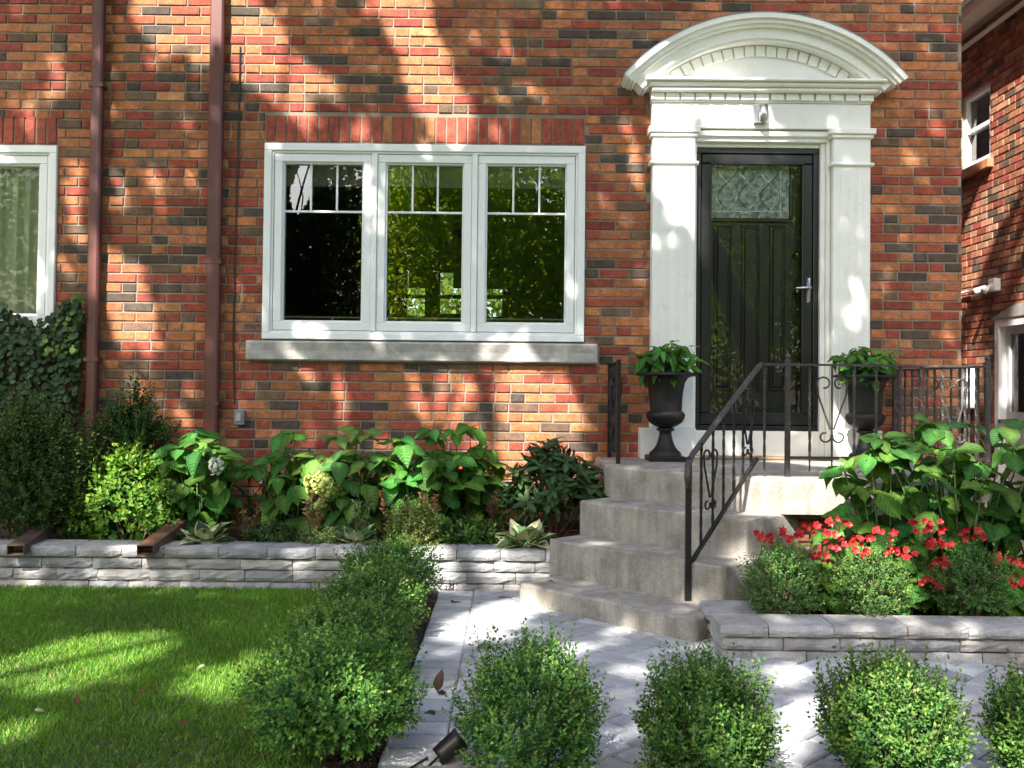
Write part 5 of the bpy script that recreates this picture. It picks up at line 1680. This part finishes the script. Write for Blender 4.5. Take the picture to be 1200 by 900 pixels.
for px, py, lb in ((88, 818, 'brown fallen leaf on the lawn near the left edge'), (40, 832, 'pale green fallen leaf on the lawn, lower left'), (172, 808, 'small brown fallen leaf in the middle of the lawn'), (240, 780, 'pale fallen leaf on the lawn nearest the hedge'), (210, 845, 'thin brown twig leaf low on the lawn')):
    fallen(px, py, .036, (.17, .07, .035) if 'brown' in lb else (.20, .24, .13), lb, Z=.035)
sp_ = G(522, 893, 0)
gl_ = empty('garden_spotlight', sp_, 'black garden spotlight on the pavers at the bottom centre', 'lamp')
c = sp_ + Vector((.012, 0, .045))
ax = Vector((.75, .25, .55)).normalized()
m = MB(); m.tube([c - ax * .045, c - ax * .03, c + ax * .03, c + ax * .05], .030, 16, .040); m.build('housing', M['blackplastic'], gl_, True)
m = MB(); m.tube([c + ax * .046, c + ax * .0515], .034, 16); m.build('lens', M['glass'], gl_)
m = MB(); m.tube([sp_ + Vector((.0, 0, -.02)), sp_ + Vector((0, 0, .035)), c], .009, 8); m.build('spike', M['blackplastic'], gl_)
m = MB(); m.tube([c - ax * .045, c - ax * .06 + Vector((-.02, 0, -.02)), sp_ + Vector((-.06, .02, .006)), sp_ + Vector((-.12, -.1, .006))], .004, 6); m.build('cord', M['blackplastic'], gl_)

# ================================================================== TREES THAT SHADE THE FRONT
sv = np.array(SUNV)
e1 = unit(np.cross(sv, [0, 0, 1.0])[None])[0]
e2 = np.cross(sv, e1)
def sp2(p):
    p = np.asarray(p, float)
    return np.stack([p @ e1, p @ e2], -1)
PATCH = []
def gap(kind, x1, y1, x2, y2, r):                              # a gap in the crown: where its light falls
    f = {'w': lambda a, b: W(a, b, 0), 'd': lambda a, b: W(a, b, -.12), 'g': lambda a, b: G(a, b, 0), 'l': lambda a, b: G(a, b, ZP), 'n': nW}.get(kind)
    if f is None: f = lambda a, b: W(a, b, kind)
    PATCH.append((sp2(f(x1, y1)), sp2(f(x2, y2)), r))
for g_ in GAPS: gap(*g_)
def lit(P):
    q = sp2(P)
    keep = np.ones(len(q), bool)
    for a, b, r in PATCH:
        ab = b - a
        t = np.clip(((q - a) @ ab) / max(1e-9, ab @ ab), 0, 1)
        d = np.linalg.norm(q - a - t[:, None] * ab, axis=1)
        keep &= d > (r + .075 if r >= .083 else r * .9 + .008)
    return keep
# crown: covers everything the camera sees of the front
tgt = [W(x, y, 0) for x in (-40, 1190) for y in (-60, 500)] + [G(x, 905, 0) for x in (-20, 1230)] + [W(x, 820, -4.2) for x in (0, 1240)]
Q = sp2([tuple(p) for p in tgt])
lo, hi = Q.min(0) - .4, Q.max(0) + .4
def crown_pts(n):
    uv = NR.uniform(lo, hi, (n, 2))
    H = NR.uniform(0, 1, n)
    base_ = uv[:, :1] * e1 + uv[:, 1:] * e2
    tw = -base_[:, 1] / sv[1]                                   # where the ray meets the wall or the ground
    hz = np.maximum(0, base_[:, 2] + tw * sv[2])
    Ht = np.maximum(6.2, hz + 4.4) + 2.2 * H
    t = (Ht - base_[:, 2]) / sv[2]
    return base_ + t[:, None] * sv
def sky_gap(P):                                                   # the opening in the crowns where the sky shows in the left pane
    mid = W(352, 222, 0)
    k = (-P[:, 1] - CAMP.y) / (0 - CAMP.y)
    qx = CAMP.x + (P[:, 0] - CAMP.x) / k; qz = CAMP.z + (P[:, 2] - CAMP.z) / k
    u = (qx - mid.x - .12 * (qz - mid.z)) / .085; v_ = (qz - mid.z - .03) / .21
    return u * u * (1 + .8 * np.clip(v_, 0, 1)) + v_ * v_ > 1
def limb(m, a, b, r0, r1, seed):
    rr_ = random.Random(seed)
    pts = [a.lerp(b, k / 6) + Vector((rr_.uniform(-.12, .12), rr_.uniform(-.12, .12), rr_.uniform(-.05, .12))) * (1 if 0 < k < 6 else 0) for k in range(7)]
    m.tube(pts, r0, 8, r1)
def shade_tree(pts, base, top, label, colr, Lr, name='maple_tree', orient=True, limbs=10, r0=.24, group=None, wr=.8):
    r = empty(name, base, label, 'tree', group)
    m = MB()
    b, t = Vector(base), Vector(top)
    m.tube([b + Vector((0, 0, -.1)), b + Vector((0, 0, .15)), b.lerp(t, .4) + Vector((.06, -.05, 0)), t], r0 * 1.35, 12, r0 * .6)
    if len(pts):
        for k in range(limbs):
            e = Vector(pts[rnd.randrange(len(pts))])
            limb(m, b.lerp(t, rnd.uniform(.55, 1.0)), e, r0 * .28, .015, k)
    m.build('trunk', M['bark'], r, True)
    n = len(pts)
    if orient:
        N = unit(-sv[None] + NR.normal(0, .55, (n, 3)))
    else:
        N = rdir(n) + np.array([0, 0, .6])
    D = unit(np.cross(N, rdir(n)) + np.array([0, 0, -.25]))
    L = NR.uniform(*Lr, n)
    leaf_cloud('crown', T_OVAL, pts - D * (L * .5)[:, None], D, N, L, L * wr, cols(colr, n, .3, .12), M['tree' if orient else 'fartree'], r)
P = crown_pts(40000)
P = P[lit(P)]
P = P[sky_gap(P)]
# ragged smaller holes so that the shade is never even
hole = np.sin(sp2(P)[:, 0] * 5.3 + 2.1 * np.sin(sp2(P)[:, 1] * 3.7)) * np.sin(sp2(P)[:, 1] * 6.1 + 1.7 * np.sin(sp2(P)[:, 0] * 4.9))
P = P[hole < .97]
left = P[:, 0] < -1.6
shade_tree(P[left], (-7.2, -10.6, 0), (-5.2, -8.2, 5.2), 'tall leafy maple whose shade dapples the left of the brick front', (.075, .15, .030), (.10, .17), group='street trees in front of the house')
shade_tree(P[~left], (4.9, -10.2, 0), (2.2, -8.2, 5.4), 'tall leafy maple whose shade dapples the doorway, trunk mirrored in the door', (.075, .15, .030), (.10, .17), group='street trees in front of the house')

# trees across the street, mirrored in the window and door glass
def far_tree(x, y, rx, h0, h1, label, colr, n, Lr=(.11, .22), wr=.75):
    n = int(n * 3.4)
    d = rdir(n)
    rad = NR.uniform(.15, 1.0, n) ** .6
    lump = 1 + .18 * np.sin(d[:, 0] * 6 + x) * np.cos(d[:, 2] * 7 + y)
    P = np.array([x, y, (h0 + h1) / 2]) + d * np.array([rx, rx * .8, (h1 - h0) / 2]) * (rad * lump)[:, None]
    P = P[P[:, 2] > .3]
    if y < 0: P = P[sky_gap(P)]
    shade_tree(P, (x, y, 0), (x, y, h0 + (h1 - h0) * .6), label, colr, Lr, 'tree', False, 8, .16, 'trees across the street', wr)
far_tree(-6.5, -20, 2.7, .6, 9.6, 'dark evergreen across the street, mirrored in the left pane', (.012, .022, .009), 5200)
far_tree(-1.6, -21, 2.7, .8, 10.5, 'bright green tree across the street, mirrored in the middle pane', (.36, .48, .05), 4200)
far_tree(2.2, -19, 2.5, .5, 9.6, 'spreading tree across the street, mirrored in the right pane', (.27, .38, .05), 3600)
far_tree(7.4, -22, 3.2, 1.0, 10.8, 'large tree across the street, mirrored in the door glass', (.34, .44, .05), 4200)
far_tree(-11.6, -20.5, 2.6, .6, 9.0, 'bright tree across the street, mirrored in the curtained window', (.22, .32, .05), 3200)
far_tree(-16.5, -21, 2.8, .6, 9.4, 'tree across the street left of the one mirrored in the curtained window', (.16, .25, .04), 2600)
far_tree(12.5, -21, 2.8, .8, 8.0, 'tree across the street beyond the door reflection', (.17, .26, .040), 3000)
for k, (x, y) in enumerate(((-13, -30), (-7.5, -31), (-2.5, -30), (2.8, -31), (8, -30), (14, -31))):
    far_tree(x, y, 3.6, .2, 10 + k % 3, ('tree farthest back across the street behind the ' + ('dark evergreen, left', 'dark evergreen', 'bright green tree', 'spreading tree', 'large tree', 'large tree, right')[k]), (.05, .09, .022), 1500, (.24, .42))
# garden behind the house, seen through the far window of the room
far_tree(-1.0, 15.5, 3.2, .2, 6.8, 'sunlit garden tree seen through the room and its far window', (.16, .24, .05), 3000)
